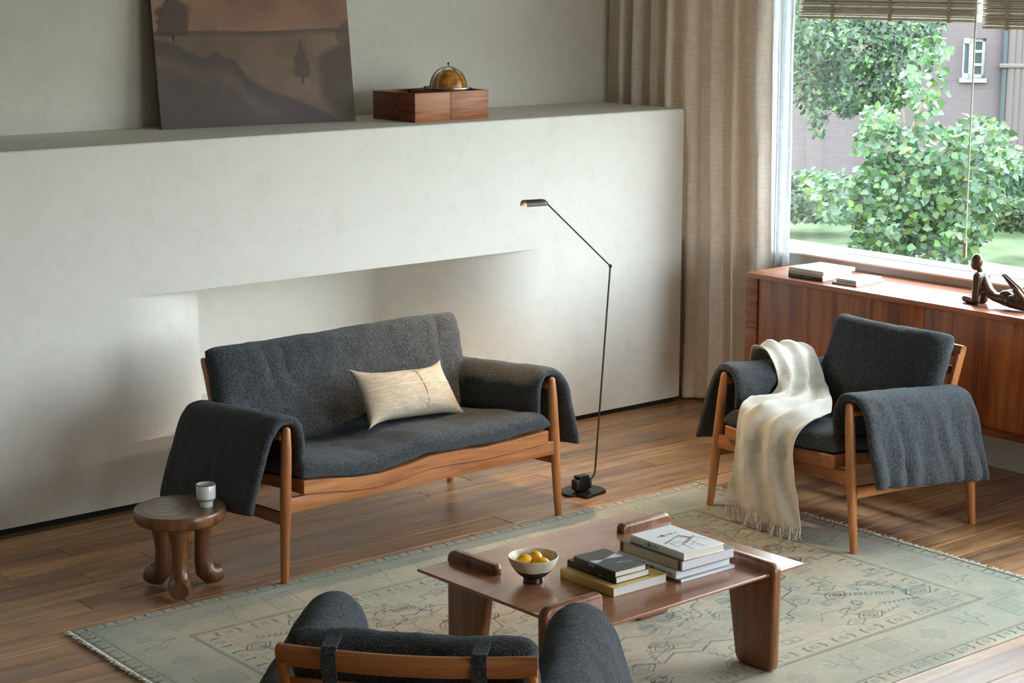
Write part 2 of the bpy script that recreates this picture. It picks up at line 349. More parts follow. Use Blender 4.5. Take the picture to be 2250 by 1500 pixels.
# ------------------------------------------------------------------ room shell
YW, ZT, XE, YB, XW = 7.205, 1.625, 7.085, 7.93, 7.29
def plank_floor():
    V = []; F = []; C = []
    y = -2.0; tones = [s2l(166, 124, 88), s2l(183, 141, 103), s2l(149, 113, 86), s2l(195, 155, 116), s2l(143, 111, 90), s2l(176, 132, 92), s2l(160, 128, 103), s2l(202, 158, 107)]
    while y < YB:
        wd = random.choice([.095, .11, .125, .135, .15]); x = -1.2-random.random()*1.5
        while x < XW+.1:
            ln = random.uniform(1.0, 2.9); g = .0012; c = random.choice(tones); c = tuple(.6*q+.4*p_ for q, p_ in zip(c, s2l(166, 126, 90))); k = random.uniform(.90, 1.08); c = tuple(q*k for q in c)
            x0, x1, y0, y1 = max(x, -1.2)+g, min(x+ln, XW+.1)-g, y+g, y+wd-g
            if x1 > x0+.02:
                b = len(V); z = [-random.random()*.0012 for _ in range(4)]; bv = .0022; idn = random.random()
                V += [(x0+bv, y0+bv, z[0]), (x1-bv, y0+bv, z[1]), (x1-bv, y1-bv, z[2]), (x0+bv, y1-bv, z[3]),
                      (x0, y0, -.004), (x1, y0, -.004), (x1, y1, -.004), (x0, y1, -.004)]
                F += [(b, b+1, b+2, b+3)]+[(b+4+i, b+4+(i+1) % 4, b+(i+1) % 4, b+i) for i in range(4)]
                C += [(*c, idn)]*5
            x += ln
        y += wd
    b = len(V); V += [(-1.3, -2.1, -.0042), (XW+.1, -2.1, -.0042), (XW+.1, YB+.1, -.0042), (-1.3, YB+.1, -.0042)]; F.append((b, b+1, b+2, b+3)); C.append((.02, .014, .01, 0))
    V += [(x_, y_, -.12) for x_, y_, _ in V[b:b+4]]
    F += [(b+4+i, b+4+(i+1) % 4, b+(i+1) % 4, b+i) for i in range(4)]+[(b+7, b+6, b+5, b+4)]; C += [(.02, .014, .01, 0)]*5
    m, nt = new_mat('old_planks'); at_ = N(nt, 'ShaderNodeAttribute', attribute_name='Col')
    tc = N(nt, 'ShaderNodeTexCoord'); off = N(nt, 'ShaderNodeVectorMath', operation='ADD'); sc_ = N(nt, 'ShaderNodeVectorMath', operation='SCALE')
    cmb = N(nt, 'ShaderNodeCombineXYZ'); L(nt, at_.outputs['Alpha'], cmb.inputs[0]); L(nt, at_.outputs['Alpha'], cmb.inputs[2]); L(nt, cmb.outputs[0], sc_.inputs[0]); sc_.inputs['Scale'].default_value = 37.0
    L(nt, tc.outputs['Object'], off.inputs[0]); L(nt, sc_.outputs[0], off.inputs[1])
    def noi(scale, det, dis=0.0):
        mp = N(nt, 'ShaderNodeMapping'); mp.inputs['Scale'].default_value = scale; L(nt, off.outputs[0], mp.inputs[0])
        n = N(nt, 'ShaderNodeTexNoise', i_Scale=1.0, i_Detail=det, i_Distortion=dis); L(nt, mp.outputs[0], n.inputs[0]); return n.outputs[0]
    g1 = noi((2.2, 34, 34), 6.0, .7); g2 = noi((9, 300, 300), 3.0); saw = noi((150, 2.2, 3), 2.0, .15); stain = noi((2.5, 5, 5), 4.0, .8)
    r1 = ramp(nt, [(.30, (.58, .54, .52)), (.5, (1, 1, 1)), (.72, (1.22, 1.2, 1.16))]); L(nt, g1, r1.inputs[0])
    r2 = ramp(nt, [(.34, (.80, .79, .78)), (.6, (1.05, 1.05, 1.05))]); L(nt, g2, r2.inputs[0])
    r3 = ramp(nt, [(.34, (.80, .79, .79)), (.47, (1, 1, 1))]); L(nt, saw, r3.inputs[0])
    gt = N(nt, 'ShaderNodeMath', operation='GREATER_THAN'); gt.inputs[1].default_value = .80; L(nt, at_.outputs['Alpha'], gt.inputs[0])
    r4 = ramp(nt, [(.34, (.74, .72, .74)), (.6, (1.06, 1.03, 1.0))]); L(nt, stain, r4.inputs[0])
    cur = at_.outputs['Color']
    for r_, fac in ((r1, 1), (r2, 1), (r3, gt.outputs[0]), (r4, 1)):
        mx = N(nt, 'ShaderNodeMix', data_type='RGBA', blend_type='MULTIPLY')
        if fac == 1: mx.inputs[0].default_value = 1
        else: L(nt, fac, mx.inputs[0])
        L(nt, cur, mx.inputs[6]); L(nt, r_.outputs[0], mx.inputs[7]); cur = mx.outputs[2]
    p = N(nt, 'ShaderNodeBsdfPrincipled'); L(nt, cur, p.inputs['Base Color'])
    rr = N(nt, 'ShaderNodeMapRange'); rr.inputs[3].default_value = .22; rr.inputs[4].default_value = .46; L(nt, stain, rr.inputs[0]); L(nt, rr.outputs[0], p.inputs['Roughness'])
    ad = N(nt, 'ShaderNodeMath', operation='ADD'); L(nt, g1, ad.inputs[0]); L(nt, g2, ad.inputs[1])
    L(nt, bump(nt, ad.outputs[0], .25, .0012), p.inputs['Normal']); finish(m, nt, p.outputs[0])
    o = mk('floor', V, F, m, smooth=False); a = o.data.color_attributes.new('Col', 'FLOAT_COLOR', 'CORNER'); buf = []
    for poly, c in zip(o.data.polygons, C): buf += list(c)*poly.loop_total
    a.data.foreach_set('color', buf); return tag(o, kind='structure')
plank_floor()
def S(name, b, mat, **k): return tag(b.obj(name, mat, **k), kind='structure')
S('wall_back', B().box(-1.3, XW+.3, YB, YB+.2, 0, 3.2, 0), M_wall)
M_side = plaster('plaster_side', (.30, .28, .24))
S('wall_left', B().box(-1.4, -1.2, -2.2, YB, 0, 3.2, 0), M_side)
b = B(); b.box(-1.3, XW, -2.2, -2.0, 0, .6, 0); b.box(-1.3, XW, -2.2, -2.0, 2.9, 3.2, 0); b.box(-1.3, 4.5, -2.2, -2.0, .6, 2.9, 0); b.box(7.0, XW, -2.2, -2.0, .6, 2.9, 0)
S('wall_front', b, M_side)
S('ceiling', B().box(-1.4, XW+.3, -2.2, YB+.2, 3.2, 3.35, 0), plaster('plaster_ceiling', (.50, .49, .46)))
WY0, WY1, WZ0, WZ1 = 1.2, 7.45, .903, 2.85
b = B(); b.box(XW, XW+.3, -2.2, YB+.2, -.1, WZ0-.010, 0); b.box(XW, XW+.3, -2.2, YB+.2, WZ1, 3.2, 0)
b.box(XW, XW+.3, -2.2, WY0, WZ0-.010, WZ1, 0); b.box(XW, XW+.3, WY1, YB+.2, WZ0-.010, WZ1, 0)
S('wall_right', b, plaster('plaster_right', (.62, .60, .55)))
# mantel block with the scooped niche
def mantel():
    z0, zn0, zn1 = .030, .31, .956; yn = 7.85
    rl, xl = .655, 3.68; path = []
    A = math.acos(1-(yn-YW)/rl) if (yn-YW) < rl else math.pi/2
    for k in range(25):
        a = A*k/24; path.append((xl+rl*math.sin(a), YW+rl*(1-math.cos(a))))
    ra, rb, xr = .62, .66, 6.095; A2 = math.acos(1-(yn-YW)/rb); q = []
    for k in range(25):
        a = A2*k/24; q.append((xr-ra*math.sin(a), YW+rb*(1-math.cos(a))))
    path += list(reversed(q)); n = len(path)
    bm = bmesh.new(); V = lambda x, y, z: bm.verts.new((x, y, z))
    def quad(a, b_, c, d): return bm.faces.new([V(*a), V(*b_), V(*c), V(*d)])
    XL = -1.2; r = .012
    quad((XL, YW, z0), (xl, YW, z0), (xl, YW, ZT-r), (XL, YW, ZT-r))
    quad((xl, YW, z0), (xr, YW, z0), (xr, YW, zn0), (xl, YW, zn0))
    quad((xl, YW, zn1), (xr, YW, zn1), (xr, YW, ZT-r), (xl, YW, ZT-r))
    quad((xr, YW, z0), (XE-r, YW, z0), (XE-r, YW, ZT-r), (xr, YW, ZT-r))
    pr_ = [(r*math.sin(t*math.pi/8), -r*(1-math.cos(t*math.pi/8))) for t in range(5)]
    for k in range(4):     # eased front top edge and eased right corner
        a, c = pr_[k], pr_[k+1]
        f = lambda q_: (YW+r-q_[0], ZT+q_[1])
        y_a, z_a = f(a); y_c, z_c = f(c)
        bm.faces.new([V(XL, y_c, z_c), V(XE-r, y_c, z_c), V(XE-r, y_a, z_a), V(XL, y_a, z_a)])
        g = lambda q_: (XE-r+q_[0], YW-q_[1])
        (xa, ya), (xc, yc) = g(a), g(c)
        quad((xa, ya, z0), (xc, yc, z0), (xc, yc, ZT-r), (xa, ya, ZT-r)); quad((xa, ya, ZT-r), (xc, yc, ZT-r), (XE-r, YW+r, ZT), (XE-r, YW+r, ZT-.0005))
    quad((XL, YW+r, ZT), (XE-r, YW+r, ZT), (XE-r, YB, ZT), (XL, YB, ZT)); quad((XE-r, YW+r, ZT), (XE, YW+r, ZT-r), (XE, YB, ZT-r), (XE-r, YB, ZT))
    quad((XE, YW+r, z0), (XE, YB, z0), (XE, YB, ZT-r), (XE, YW+r, ZT-r))
    quad((XL, YW, z0), (XE, YW, z0), (XE, YB, z0), (XL, YB, z0))
    bmesh.ops.remove_doubles(bm, verts=bm.verts, dist=1e-5)
    lo = [V(x, y, zn0) for x, y in path]; hi = [V(x, y, zn1) for x, y in path]
    for i in range(n-1): bm.faces.new([lo[i], lo[i+1], hi[i+1], hi[i]])
    for zz in (zn0, zn1):
        bm.faces.new([V(x, y, zz) for x, y in path])
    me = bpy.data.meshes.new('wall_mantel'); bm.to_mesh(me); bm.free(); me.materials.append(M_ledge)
    for p_ in me.polygons: p_.use_smooth = abs(p_.normal.z) < .5 and p_.center.y > YW+.002 and p_.center.x > 3.5 and p_.center.x < 6.2 and zn0 < p_.center.z < zn1
    o = bpy.data.objects.new('wall_mantel', me); COL.objects.link(o); tag(o, kind='structure')
mantel()
S('shadow_gap_strip', B().box(-1.2, XE-.03, YW+.018, YW+.04, 0, .036, 0), M_black)  # black strip painted as the shade in the gap under the mantel

# ------------------------------------------------------------------ window: sill, frame, glass
b = B(); b.box(7.25, XW+.30, WY0-.02, WY1+.02, WZ0-.010, WZ0, .003)
S('window_1', b, M_white)
fr = B(); XG = 7.45
fr.box(XG-.02, XG+.03, WY0, WY1, WZ0, WZ0+.012, .002); fr.box(XG-.02, XG+.03, WY0, WY1, WZ1-.05, WZ1, .002)
for yy in (WY0, WY1-.05, 4.6, 2.4): fr.box(XG-.02, XG+.03, yy, yy+.05, WZ0, WZ1, .002)
tag(fr.obj('trim_1', M_white), kind='structure')
m, nt = new_mat('window_glass'); t = N(nt, 'ShaderNodeBsdfTransparent'); t.inputs[0].default_value = (.97, .985, .98, 1)
g = N(nt, 'ShaderNodeBsdfGlossy'); g.inputs['Roughness'].default_value = .02; fz = N(nt, 'ShaderNodeFresnel', i_IOR=1.45)
mx = N(nt, 'ShaderNodeMixShader'); ge = N(nt, 'ShaderNodeNewGeometry'); iv = N(nt, 'ShaderNodeMath', operation='SUBTRACT'); iv.inputs[0].default_value = 1.0; L(nt, ge.outputs['Backfacing'], iv.inputs[1])
mu = N(nt, 'ShaderNodeMath', operation='MULTIPLY'); L(nt, fz.outputs[0], mu.inputs[0]); L(nt, iv.outputs[0], mu.inputs[1]); L(nt, mu.outputs[0], mx.inputs[0])
L(nt, t.outputs[0], mx.inputs[1]); L(nt, g.outputs[0], mx.inputs[2])
M_glass = finish(m, nt, mx.outputs[0])
S('window_2', B().box(XG, XG+.006, WY0+.02, WY1-.02, WZ0+.005, WZ1-.02, 0), M_glass)
# ------------------------------------------------------------------ seating
def beam(self, pts, wd, ht, up=(0, 0, 1), r=.25):
    """sweep of a soft-cornered rectangle; ht is measured along up"""
    sec = []
    for cx, cy in ((1, 1), (-1, 1), (-1, -1), (1, -1)):
        for k in range(3):
            a = math.atan2(cy, cx)-math.pi/4+k*math.pi/4; rr = min(wd, ht)*r
            sec.append((cx*(wd/2-rr)+rr*math.cos(a), cy*(ht/2-rr)+rr*math.sin(a)))
    n = len(sec); P = [Vector(p) for p in pts]; V = []; F = []
    for i, p in enumerate(P):
        t = (P[min(i+1, len(P)-1)]-P[max(i-1, 0)]).normalized(); u = Vector(up); u = (u-t*u.dot(t)).normalized(); s_ = t.cross(u)
        k = 1.0
        if isinstance(wd, tuple): pass
        for a, b in sec: V.append(p+s_*a*k+u*b*k)
    for i in range(len(P)-1):
        for k in range(n): F.append((i*n+k, i*n+(k+1) % n, (i+1)*n+(k+1) % n, (i+1)*n+k))
    F.append(tuple(reversed(range(n)))); F.append(tuple((len(P)-1)*n+k for k in range(n)))
    return self.add(V, F)
B.beam = beam
ARM = [(-.072, .475), (-.078, .535), (-.070, .600), (-.040, .640), (.005, .648), (.048, .630), (.082, .575), (.112, .485), (.142, .390), (.170, .300)]
def make_seat(name, W, rail, cush, wave, label, cat, seed, lean=.033, fz=.008, drop=0.0, crease=False, armL=ARM, armR=ARM, folds=(0.0, 0.0), group=None):
    t = empty(name, label=label, cat=cat, group=group); wx = lambda x: np.interp(np.asarray(x, float)/cush, wave[0], wave[1])
    for s in (-1, 1):
        B().tube([(s*W, 0, fz+.001), (s*(W-lean*.2), .002, .12), (s*(W-lean*.55), .006, .34), (s*(W-lean*.88), .010, .54), (s*(W-lean), .012, .612)], [.0155, .0185, .0225, .0205, .0165], 20, rnd=True).obj('leg', M_teak_z, t)
        B().tube([(s*(W-.01), .745, 0), (s*(W-.02), .73, .2), (s*(W-lean*.8), .705, .45), (s*(W-lean), .70, .57)], [.0155, .021, .021, .016], 20, rnd=True).obj('leg', M_teak_z, t)
        B().beam([(s*(W-.012), .01, .262), (s*(W-.02), .72, .232)], .02, .05).obj('side_rail', M_teak_y, t)
        B().beam([(s*(W-lean+.003), .02, .585), (s*(W-lean), .36, .573), (s*(W-lean-.002), .70, .545)], .045, .022).obj('arm_rest', M_teak_y, t)
        B().beam([(s*rail, .585, .27), (s*rail, .655, .50), (s*rail, .730, .735)], .024, .042, up=(0, 1, 0)).obj('back_post', M_teak_z, t)
    B().beam([(-W+.03, .004, .315), (W-.03, .004, .315)], .022, .062).obj('front_rail', M_teak, t)
    B().beam([(-W+.03, .715, .26), (W-.03, .715, .26)], .022, .055).obj('rear_rail', M_teak, t)
    # saddle-shaped seat board
    n = 60; bd = cush-.01; V = []; F = []
    for i in range(n):
        x = -bd+2*bd*i/(n-1); z = float(wx(x)); V += [(x, -.026, z-.004), (x, -.022, z), (x, .03, z), (x, .60, z-.075), (x, .60, z-.095), (x, .03, z-.058), (x, -.018, z-.058), (x, -.026, z-.052)]
    for i in range(n-1):
        for k in range(8): F.append((i*8+k, i*8+(k+1) % 8, (i+1)*8+(k+1) % 8, (i+1)*8+k))
    F += [tuple(reversed(range(8))), tuple((n-1)*8+k for k in range(8))]
    bb = B(); bb.V = V; bb.F = F; bb.obj('seat_board', M_teak, t)
    bow = .028; rl = [(-rail-.012+(2*rail+.024)*k/16, .735+bow*math.sin(math.pi*k/16), .747-.004*math.sin(math.pi*k/16)) for k in range(17)]
    B().beam(rl, .030, .055, up=(0, .28, 1), r=.42).obj('top_rail', M_teak, t)
    for j in range(4):
        f = (j+1)/5; yy = .735-.15*f; zz = .735-.46*f+.02
        B().beam([(-rail+.01+(2*rail-.02)*k/12, yy+.006+bow*.8*math.sin(math.pi*k/12), zz) for k in range(13)], .012, .038, up=(0, .28, 1)).obj('back_slat', M_teak, t)
    # cushions
    def seat(U, V):
        x = -cush+2*cush*U; y = -.030+.66*V
        z = wx(x)+.048-.085*V+.010*noise2(U*cush*8, V*2.5, seed, 2)+.010*np.sin(V*math.pi)-.010*np.abs(2*U-1)**6
        z = z-.012*np.clip(1-V*12, 0, 1)
        return np.stack([x, y, z], -1)
    cloth('seat_cushion', seat, .088, M_felt, t, nu=int(110*cush/.35) if cush < .5 else 150, nv=60, pu=26 if cush > .5 else 16, pv=14)
    def back(U, V):
        x = (-cush+2*cush*U)*(1.015 if cush > .5 else 1)+(.020 if cush > .5 else 0); y = .540+(.140-drop*.3)*V; z = .395+(.432-drop)*V
        pull = .012*noise2(U*cush*5, V*1.2, seed+3, 2.2)+.006*noise2(U*cush*14, V*2.5, seed+5, 2)
        top = .004*np.abs(2*U-1)**6-.016*np.abs(2*U-1)**24
        if crease:
            for u0, du, wd_, am in ((.86, -.015, .018, .006), (.13, .10, .022, .007), (.215, .05, .016, .004), (.60, .0, .03, .003)): pull = pull+am*np.exp(-((U-u0-du*(1-V))/wd_)**2)*np.clip(V*1.6-.2, 0, 1)-am*.8*np.exp(-((U-u0-.034-du*(1-V))/wd_)**2)*np.clip(V*1.6-.2, 0, 1)
        return np.stack([x+.004*np.sin(V*9), y-pull*.9, z+(top+.010*noise2(U*cush*4, V*0, seed+9, 2))*V**2], -1)
    cloth('back_cushion', back, lambda U, V: (.106 if cush > .5 else .118)-.014*noise2(U*cush*8, V*3, seed+4, 2), M_felt, t, nu=int(90*cush/.35) if cush < .5 else 150, nv=60, pu=24 if cush > .5 else 14, pv=10, asym=.5)
    # seam, closing cord line of the cushion's rear edge
    for s, prof, fo in ((-1, armL, folds[0]), (1, armR, folds[1])):
        def pad(U, V, s=s, prof=prof, fo=fo):
            p = polyline(prof, U); yy = .016+.672*V; outer = np.clip((U-.55)/.45, 0, 1)
            zz = p[..., 1]-.052*V-.018*outer*V-.032*V*np.clip((.18-U)/.18, 0, 1)
            wr = fo*(.010*np.sin(V*38+3*noise2(U*2, V*3, seed+8, 2)+s)*outer**1.2+.006*noise2(U*3, V*22, seed+2, 1.3, 2)*outer)
            xx = (W-lean)+p[..., 0]+wr+.008*noise2(U*3, V*4, seed+21, 2)-.020*np.clip(.10-V, 0, .1)*10*np.clip(1-abs(U-.45)*3, 0, 1)*0
            yy = yy+.016*noise2(U*2, V*2, seed+11, 1.5)+.02*outer*(V-.5)
            return np.stack([s*xx, yy, zz], -1)
        cloth('arm_pad', pad, lambda U, V: .041+.006*noise2(U*5, V*6, seed+13, 2), M_felt, t, nu=70, nv=90, pu=22, pv=26)
    for x in (-.60*rail, .60*rail) if cush < .5 else (-.78*rail, -.26*rail, .26*rail, .78*rail):
        y0 = .735+bow*math.sin(math.pi*(x+rail)/(2*rail))
        pts = [(x, y0-.050, .792), (x, y0-.030, .787), (x, y0-.012, .784), (x, y0+.012, .781), (x, y0+.0225, .768), (x, y0+.0225, .745), (x, y0+.014, .71), (x, y0-.010, .66), (x, y0-.024, .60), (x, y0-.038, .54)]
        sb = B(); sb.beam(pts, .036, .005, up=(0, .3, 1)); V_ = []
        # strap as a flat ribbon
        Vr = []; Fr = []
        for i, p in enumerate(pts):
            a = Vector(pts[max(i-1, 0)]); c = Vector(pts[min(i+1, len(pts)-1)]); tt = (c-a).normalized(); nn = Vector((1, 0, 0)).cross(tt)
            for sx, sn in ((-.018, 0), (-.018, .005), (.018, .005), (.018, 0)): q = Vector(p)+Vector((sx, 0, 0))-nn*sn; Vr.append(q)
        for i in range(len(pts)-1):
            for k in range(4): Fr.append((i*4+k, i*4+(k+1) % 4, (i+1)*4+(k+1) % 4, (i+1)*4+k))
        Fr += [(3, 2, 1, 0), tuple(len(pts)*4-4+k for k in range(4))]
        sb = B(); sb.V = Vr; sb.F = Fr; sb.obj('strap', M_felt, t)
    return t
waveS = ([-1, -.8, -.6, -.42, -.2, -.03, .18, .42, .7, 1], [.412, .398, .380, .374, .384, .402, .400, .389, .393, .402])
waveC = ([-1, -.7, -.35, 0, .35, .7, 1], [.402, .398, .390, .387, .390, .398, .402])
sofa = make_seat('sofa', .722, .60, .648, waveS, 'two-seat sofa of teak wood with dark grey wool cushions in front of the plaster niche', 'sofa', 31, fz=.004, crease=True, folds=(.15, .15))
sofa.location = (4.395, 5.93, 0); sofa.rotation_euler = (0, 0, R(1.6))
ach = make_seat('armchair', .437, .330, .332, waveC, 'teak armchair with dark grey wool pads and a cream throw, by the wooden sideboard', 'armchair', 57, lean=.064, folds=(.2, 1.0), group='teak armchairs with grey wool pads')
ach.location = (5.71, 5.189, 0); ach.rotation_euler = (0, 0, R(-93))
fch = make_seat('armchair', .410, .300, .305, waveC, 'teak armchair seen from behind, cut off at the bottom edge of the photo', 'armchair', 83, lean=.068, drop=.055, folds=(.1, .1), group='teak armchairs with grey wool pads')
fch.location = (2.962, 3.862, .008); fch.rotation_euler = (0, 0, R(132.6))

# throw pillow on the sofa
cn = [at(763, 810, 'y', 6.36), at(967, 789, 'y', 6.42), at(810, 945, 'y', 6.17), at(1027, 915, 'y', 6.27)]
def pil(U, V):
    TL, TR, BL, BR = cn; u = U[..., None]; v = V[..., None]
    p = (BL*(1-u)+BR*u)*(1-v)+(TL*(1-u)+TR*u)*v; c = (TL+TR+BL+BR)/4
    pin = .040*(1-np.abs(2*U-1)**4)*np.abs(2*V-1)**2*np.sign(2*V-1); pin2 = .028*(1-np.abs(2*V-1)**4)*np.abs(2*U-1)**2*np.sign(2*U-1)
    up = (TL+TR-BL-BR); up /= np.linalg.norm(up); rt = (TR+BR-TL-BL); rt /= np.linalg.norm(rt); nn = np.cross(rt, up)
    return p-up*pin[..., None]-rt*pin2[..., None]-nn*(.006*noise2(U*3, V*2, 5, 2)*(np.sin(U*math.pi)*np.sin(V*math.pi)))[..., None]
pl = cloth('throw_pillow', pil, .125, M_pillow, nu=70, nv=50, pu=2.2, pv=2.2)
tag(pl, 'small oblong beige linen pillow lying on the sofa seat', 'pillow')
def seam(f):
    pts = [pil(np.array([[a]]), np.array([[b_]]))[0, 0] for a, b_ in f]; U0 = np.array([[.5]])
    TL, TR, BL, BR = cn; up = (TL+TR-BL-BR); rt = (TR+BR-TL-BL); nn = np.cross(rt, up); nn /= np.linalg.norm(nn)
    if nn[1] > 0: nn = -nn
    th = [.0012+.125*.5*math.sqrt(max(0, 1-abs(2*a-1)**2.2))*math.sqrt(max(0, 1-abs(2*b_-1)**2.2)) for a, b_ in f]
    return [tuple(p+nn*(h+.0006)) for p, h in zip(pts, th)]
sm = B(); sm.tube(seam([(k/24, .56) for k in range(1, 24)]), .0016, 6); sm.tube(seam([(.60, k/20) for k in range(1, 20)]), .0016, 6)
sm.tube(seam([(k/24, .575) for k in range(1, 24)]), .0010, 6)
sm.obj('seam', linen('seam_thread', s2l(226, 212, 190), 0, (.6, 1, 1)), pl)

# cream throw with fringed ends
throw = None
_rows = [  # left point, right point in the room, from the end hanging behind the arm to the end over the seat front
    ((6.10, 5.80, .09), (6.40, 5.78, .09)), ((6.09, 5.76, .26), (6.38, 5.75, .26)), ((6.06, 5.71, .46), (6.34, 5.70, .45)),
    ((5.98, 5.635, .655), (6.27, 5.635, .630)), ((5.945, 5.575, .706), (6.225, 5.57, .685)), ((5.945, 5.495, .685), (6.235, 5.49, .660)),
    ((5.965, 5.452, .585), (6.215, 5.435, .555)), ((5.90, 5.435, .520), (6.14, 5.33, .512)), ((5.78, 5.42, .508), (5.97, 5.14, .500)), ((5.69, 5.405, .500), (5.80, 5.04, .498)),
    ((5.652, 5.39, .455), (5.655, 5.03, .455)), ((5.645, 5.39, .36), (5.642, 5.035, .36)), ((5.640, 5.40, .22), (5.636, 5.015, .22)), ((5.632, 5.415, .100), (5.628, 4.990, .060))]
_A = np.array([r_[0] for r_ in _rows], float); _B = np.array([r_[1] for r_ in _rows], float)
def thr(U, V):
    a = polyline(_A, V); b_ = polyline(_B, V); p = a+(b_-a)*U[..., None]
    ph = 1.2*noise2(U*0, V*3, 3, 2)+V*2.2
    fold = .5+.5*np.cos(2*math.pi*(2.5*U+.55*ph+.12*np.sin(V*9))); amp = .038*np.clip(1.15-np.abs(V-.60)*1.3, .35, 1)+.008*noise2(U*5, V*8, 9, 2)+.003*noise2(U*12, V*26, 19, 1, 2)
    hang = np.clip((V-.72)/.1, 0, 1); top = np.clip(1-np.abs(V-.34)/.3, 0, 1)
    d = fold*amp
    out = np.zeros_like(p); out[..., 2] += d*(1-hang); out[..., 0] -= d*hang*.9
    side = np.clip((.62-V)/.1, 0, 1)*np.clip((V-.40)/.06, 0, 1); out[..., 1] -= d*side*.9; out[..., 2] -= d*side*.5
    back = np.clip((.2-V)/.06, 0, 1); out[..., 1] += d*back; out[..., 2] -= d*back
    return p+out
throw = cloth('throw_blanket', thr, .005, M_throw, nu=90, nv=150, pu=60, pv=60, minT=.6)
tag(throw, 'cream woven throw with fringed ends draped over one arm and the seat of an armchair', 'throw')
def fringe(rowV, dirv, n, ln):
    bb = B(); 
    for k in range(n):
        u = (k+.5)/n; p = thr(np.array([[u]]), np.array([[rowV]]))[0, 0]; pts = [p]; q = p.copy(); jx, jy = rng.randn()*.12, rng.randn()*.12; l_ = ln*rng.uniform(.75, 1.1)
        for s_ in range(5):
            q = q+np.array([jx*.02+rng.randn()*.0022, jy*.02+rng.randn()*.0022, -l_/5]); q[2] = max(q[2], .015); pts.append(q.copy())
        bb.tube(pts, [.0022, .0024, .0022, .0022, .002, .0015], 5)
    return bb
tag(fringe(.999, None, 80, .085).obj('fringe', M_throw, throw, auto=False), kind='stuff')
tag(fringe(.001, None, 60, .07).obj('fringe', M_throw, throw, auto=False), kind='stuff')

# ------------------------------------------------------------------ coffee table
TZ = .36
ct = empty('coffee_table', (4.084, 4.47, 0), R(1.9), 'low reddish-brown wooden coffee table with folded plank legs on the rug', 'coffee table')
def ctl(x, y):   # room -> table coordinates
    dx, dy = x-4.084, y-4.47; c, s = math.cos(R(1.9)), math.sin(R(1.9)); return (dx*c+dy*s, -dx*s+dy*c)
hx, hy = .520, .412
# top with undercut edge
V = []; F = []
def ring(hx_, hy_, z): return [(-hx_, -hy_, z), (hx_, -hy_, z), (hx_, hy_, z), (-hx_, hy_, z)]
bm = bmesh.new(); rs = [[bm.verts.new(p) for p in ring(hx-.002, hy-.002, TZ)], [bm.verts.new(p) for p in ring(hx, hy, TZ-.003)], [bm.verts.new(p) for p in ring(hx-.001, hy-.001, TZ-.010)], [bm.verts.new(p) for p in ring(hx-.05, hy-.05, TZ-.034)]]
bm.faces.new(rs[0]); bm.faces.new(list(reversed(rs[3])))
for a, b_ in zip(rs, rs[1:]):
    for k in range(4): bm.faces.new([a[k], b_[k], b_[(k+1) % 4], a[(k+1) % 4]])
bmesh.ops.recalc_face_normals(bm, faces=bm.faces); bb = B(); bb._bm(bm); bb.obj('tabletop', M_tab, ct, smooth=False)
def plank_leg(cx, cy, ang):
    """plank whose foot stands outside the top's edge and whose head folds over onto it; local +a points inward"""
    h = TZ+.035; r = .035
    out = [(-.006, h-r)]+[(-.006+r*(1-math.cos(t*math.pi/12)), h-r+r*math.sin(t*math.pi/12)) for t in range(1, 7)]
    pts = out+[(.235, h), (.246, h-.004), (.250, h-.014), (.250, TZ-.003), (.235, TZ-.03), (.205, .26), (.168, .034), (.160, .017), (.146, .0088), (.010, .0088), (.001, .017), (-.004, .034)]
    b_ = B(); M = Matrix.Translation((cx, cy, 0)) @ Matrix.Rotation(ang, 4, 'Z')
    b_.prism(pts, -.020, .020, 'xz', bev=.012, seg=3, M=M)
    return b_
for (px_, py_, ang, mt) in ((3.715, 4.885, -90, M_tabz), (4.605, 4.735, 180, M_tabz), (3.56, 4.215, 0, M_tabz), (4.462, 4.055, 90, M_tabz)):
    x, y = ctl(px_, py_); plank_leg(x, y, R(ang)).obj('leg', mt, ct)

# ------------------------------------------------------------------ books
def book(x, y, z, rz, w_, l_, t_, cover, label, group, page=None, soft=False, name='book'):
    o = empty(name, (x, y, z), R(rz), label, 'book', group); c = .0022 if not soft else .0006; ins = .003 if not soft else 0.0
    b_ = B(); b_.box(0, w_, 0, l_, 0, c, .0005, seg=1); b_.box(0, w_, 0, l_, t_-c, t_, .0005, seg=1); b_.box(-.0012, c, 0, l_, 0, t_, .0012, seg=2); b_.obj('cover', cover, o)
    b_ = B(); b_.box(c, w_-ins, ins, l_-ins, c, t_-c, 0); b_.obj('pages', page or M_page, o, smooth=False)
    return o
def strokes(n, size, mat, parent, M, seed, name='lettering', brush=False):
    """print too small or too loose to read: n characters of a few pen strokes each"""
    q = np.random.RandomState(seed); b_ = B(); x = 0
    for k in range(n):
        wd = size*(.55 if not brush else .9)
        for j in range(3 if not brush else 6):
            x0, y0 = x+q.uniform(0, wd), q.uniform(0, size); a = q.choice([0, math.pi/2, .9, 2.2]); l_ = size*q.uniform(.3, .8); t_ = size*.06
            x1, y1 = min(max(x0+math.cos(a)*l_, x), x+wd), min(max(y0+math.sin(a)*l_, 0), size)
            d = Vector((x1-x0, y1-y0)); 
            if d.length < size*.1: continue
            d.normalize(); n_ = Vector((-d.y, d.x))*t_
            zz = .0001+(len(b_.F) % 60)*.000006; b_.add([(x0+n_.x, y0+n_.y, zz), (x0-n_.x, y0-n_.y, zz), (x1-n_.x, y1-n_.y, zz), (x1+n_.x, y1+n_.y, zz)], [(0, 1, 2, 3)])
        x += wd*1.35
    o = b_.obj(name, mat, parent, smooth=False); o.data.transform(M); return o
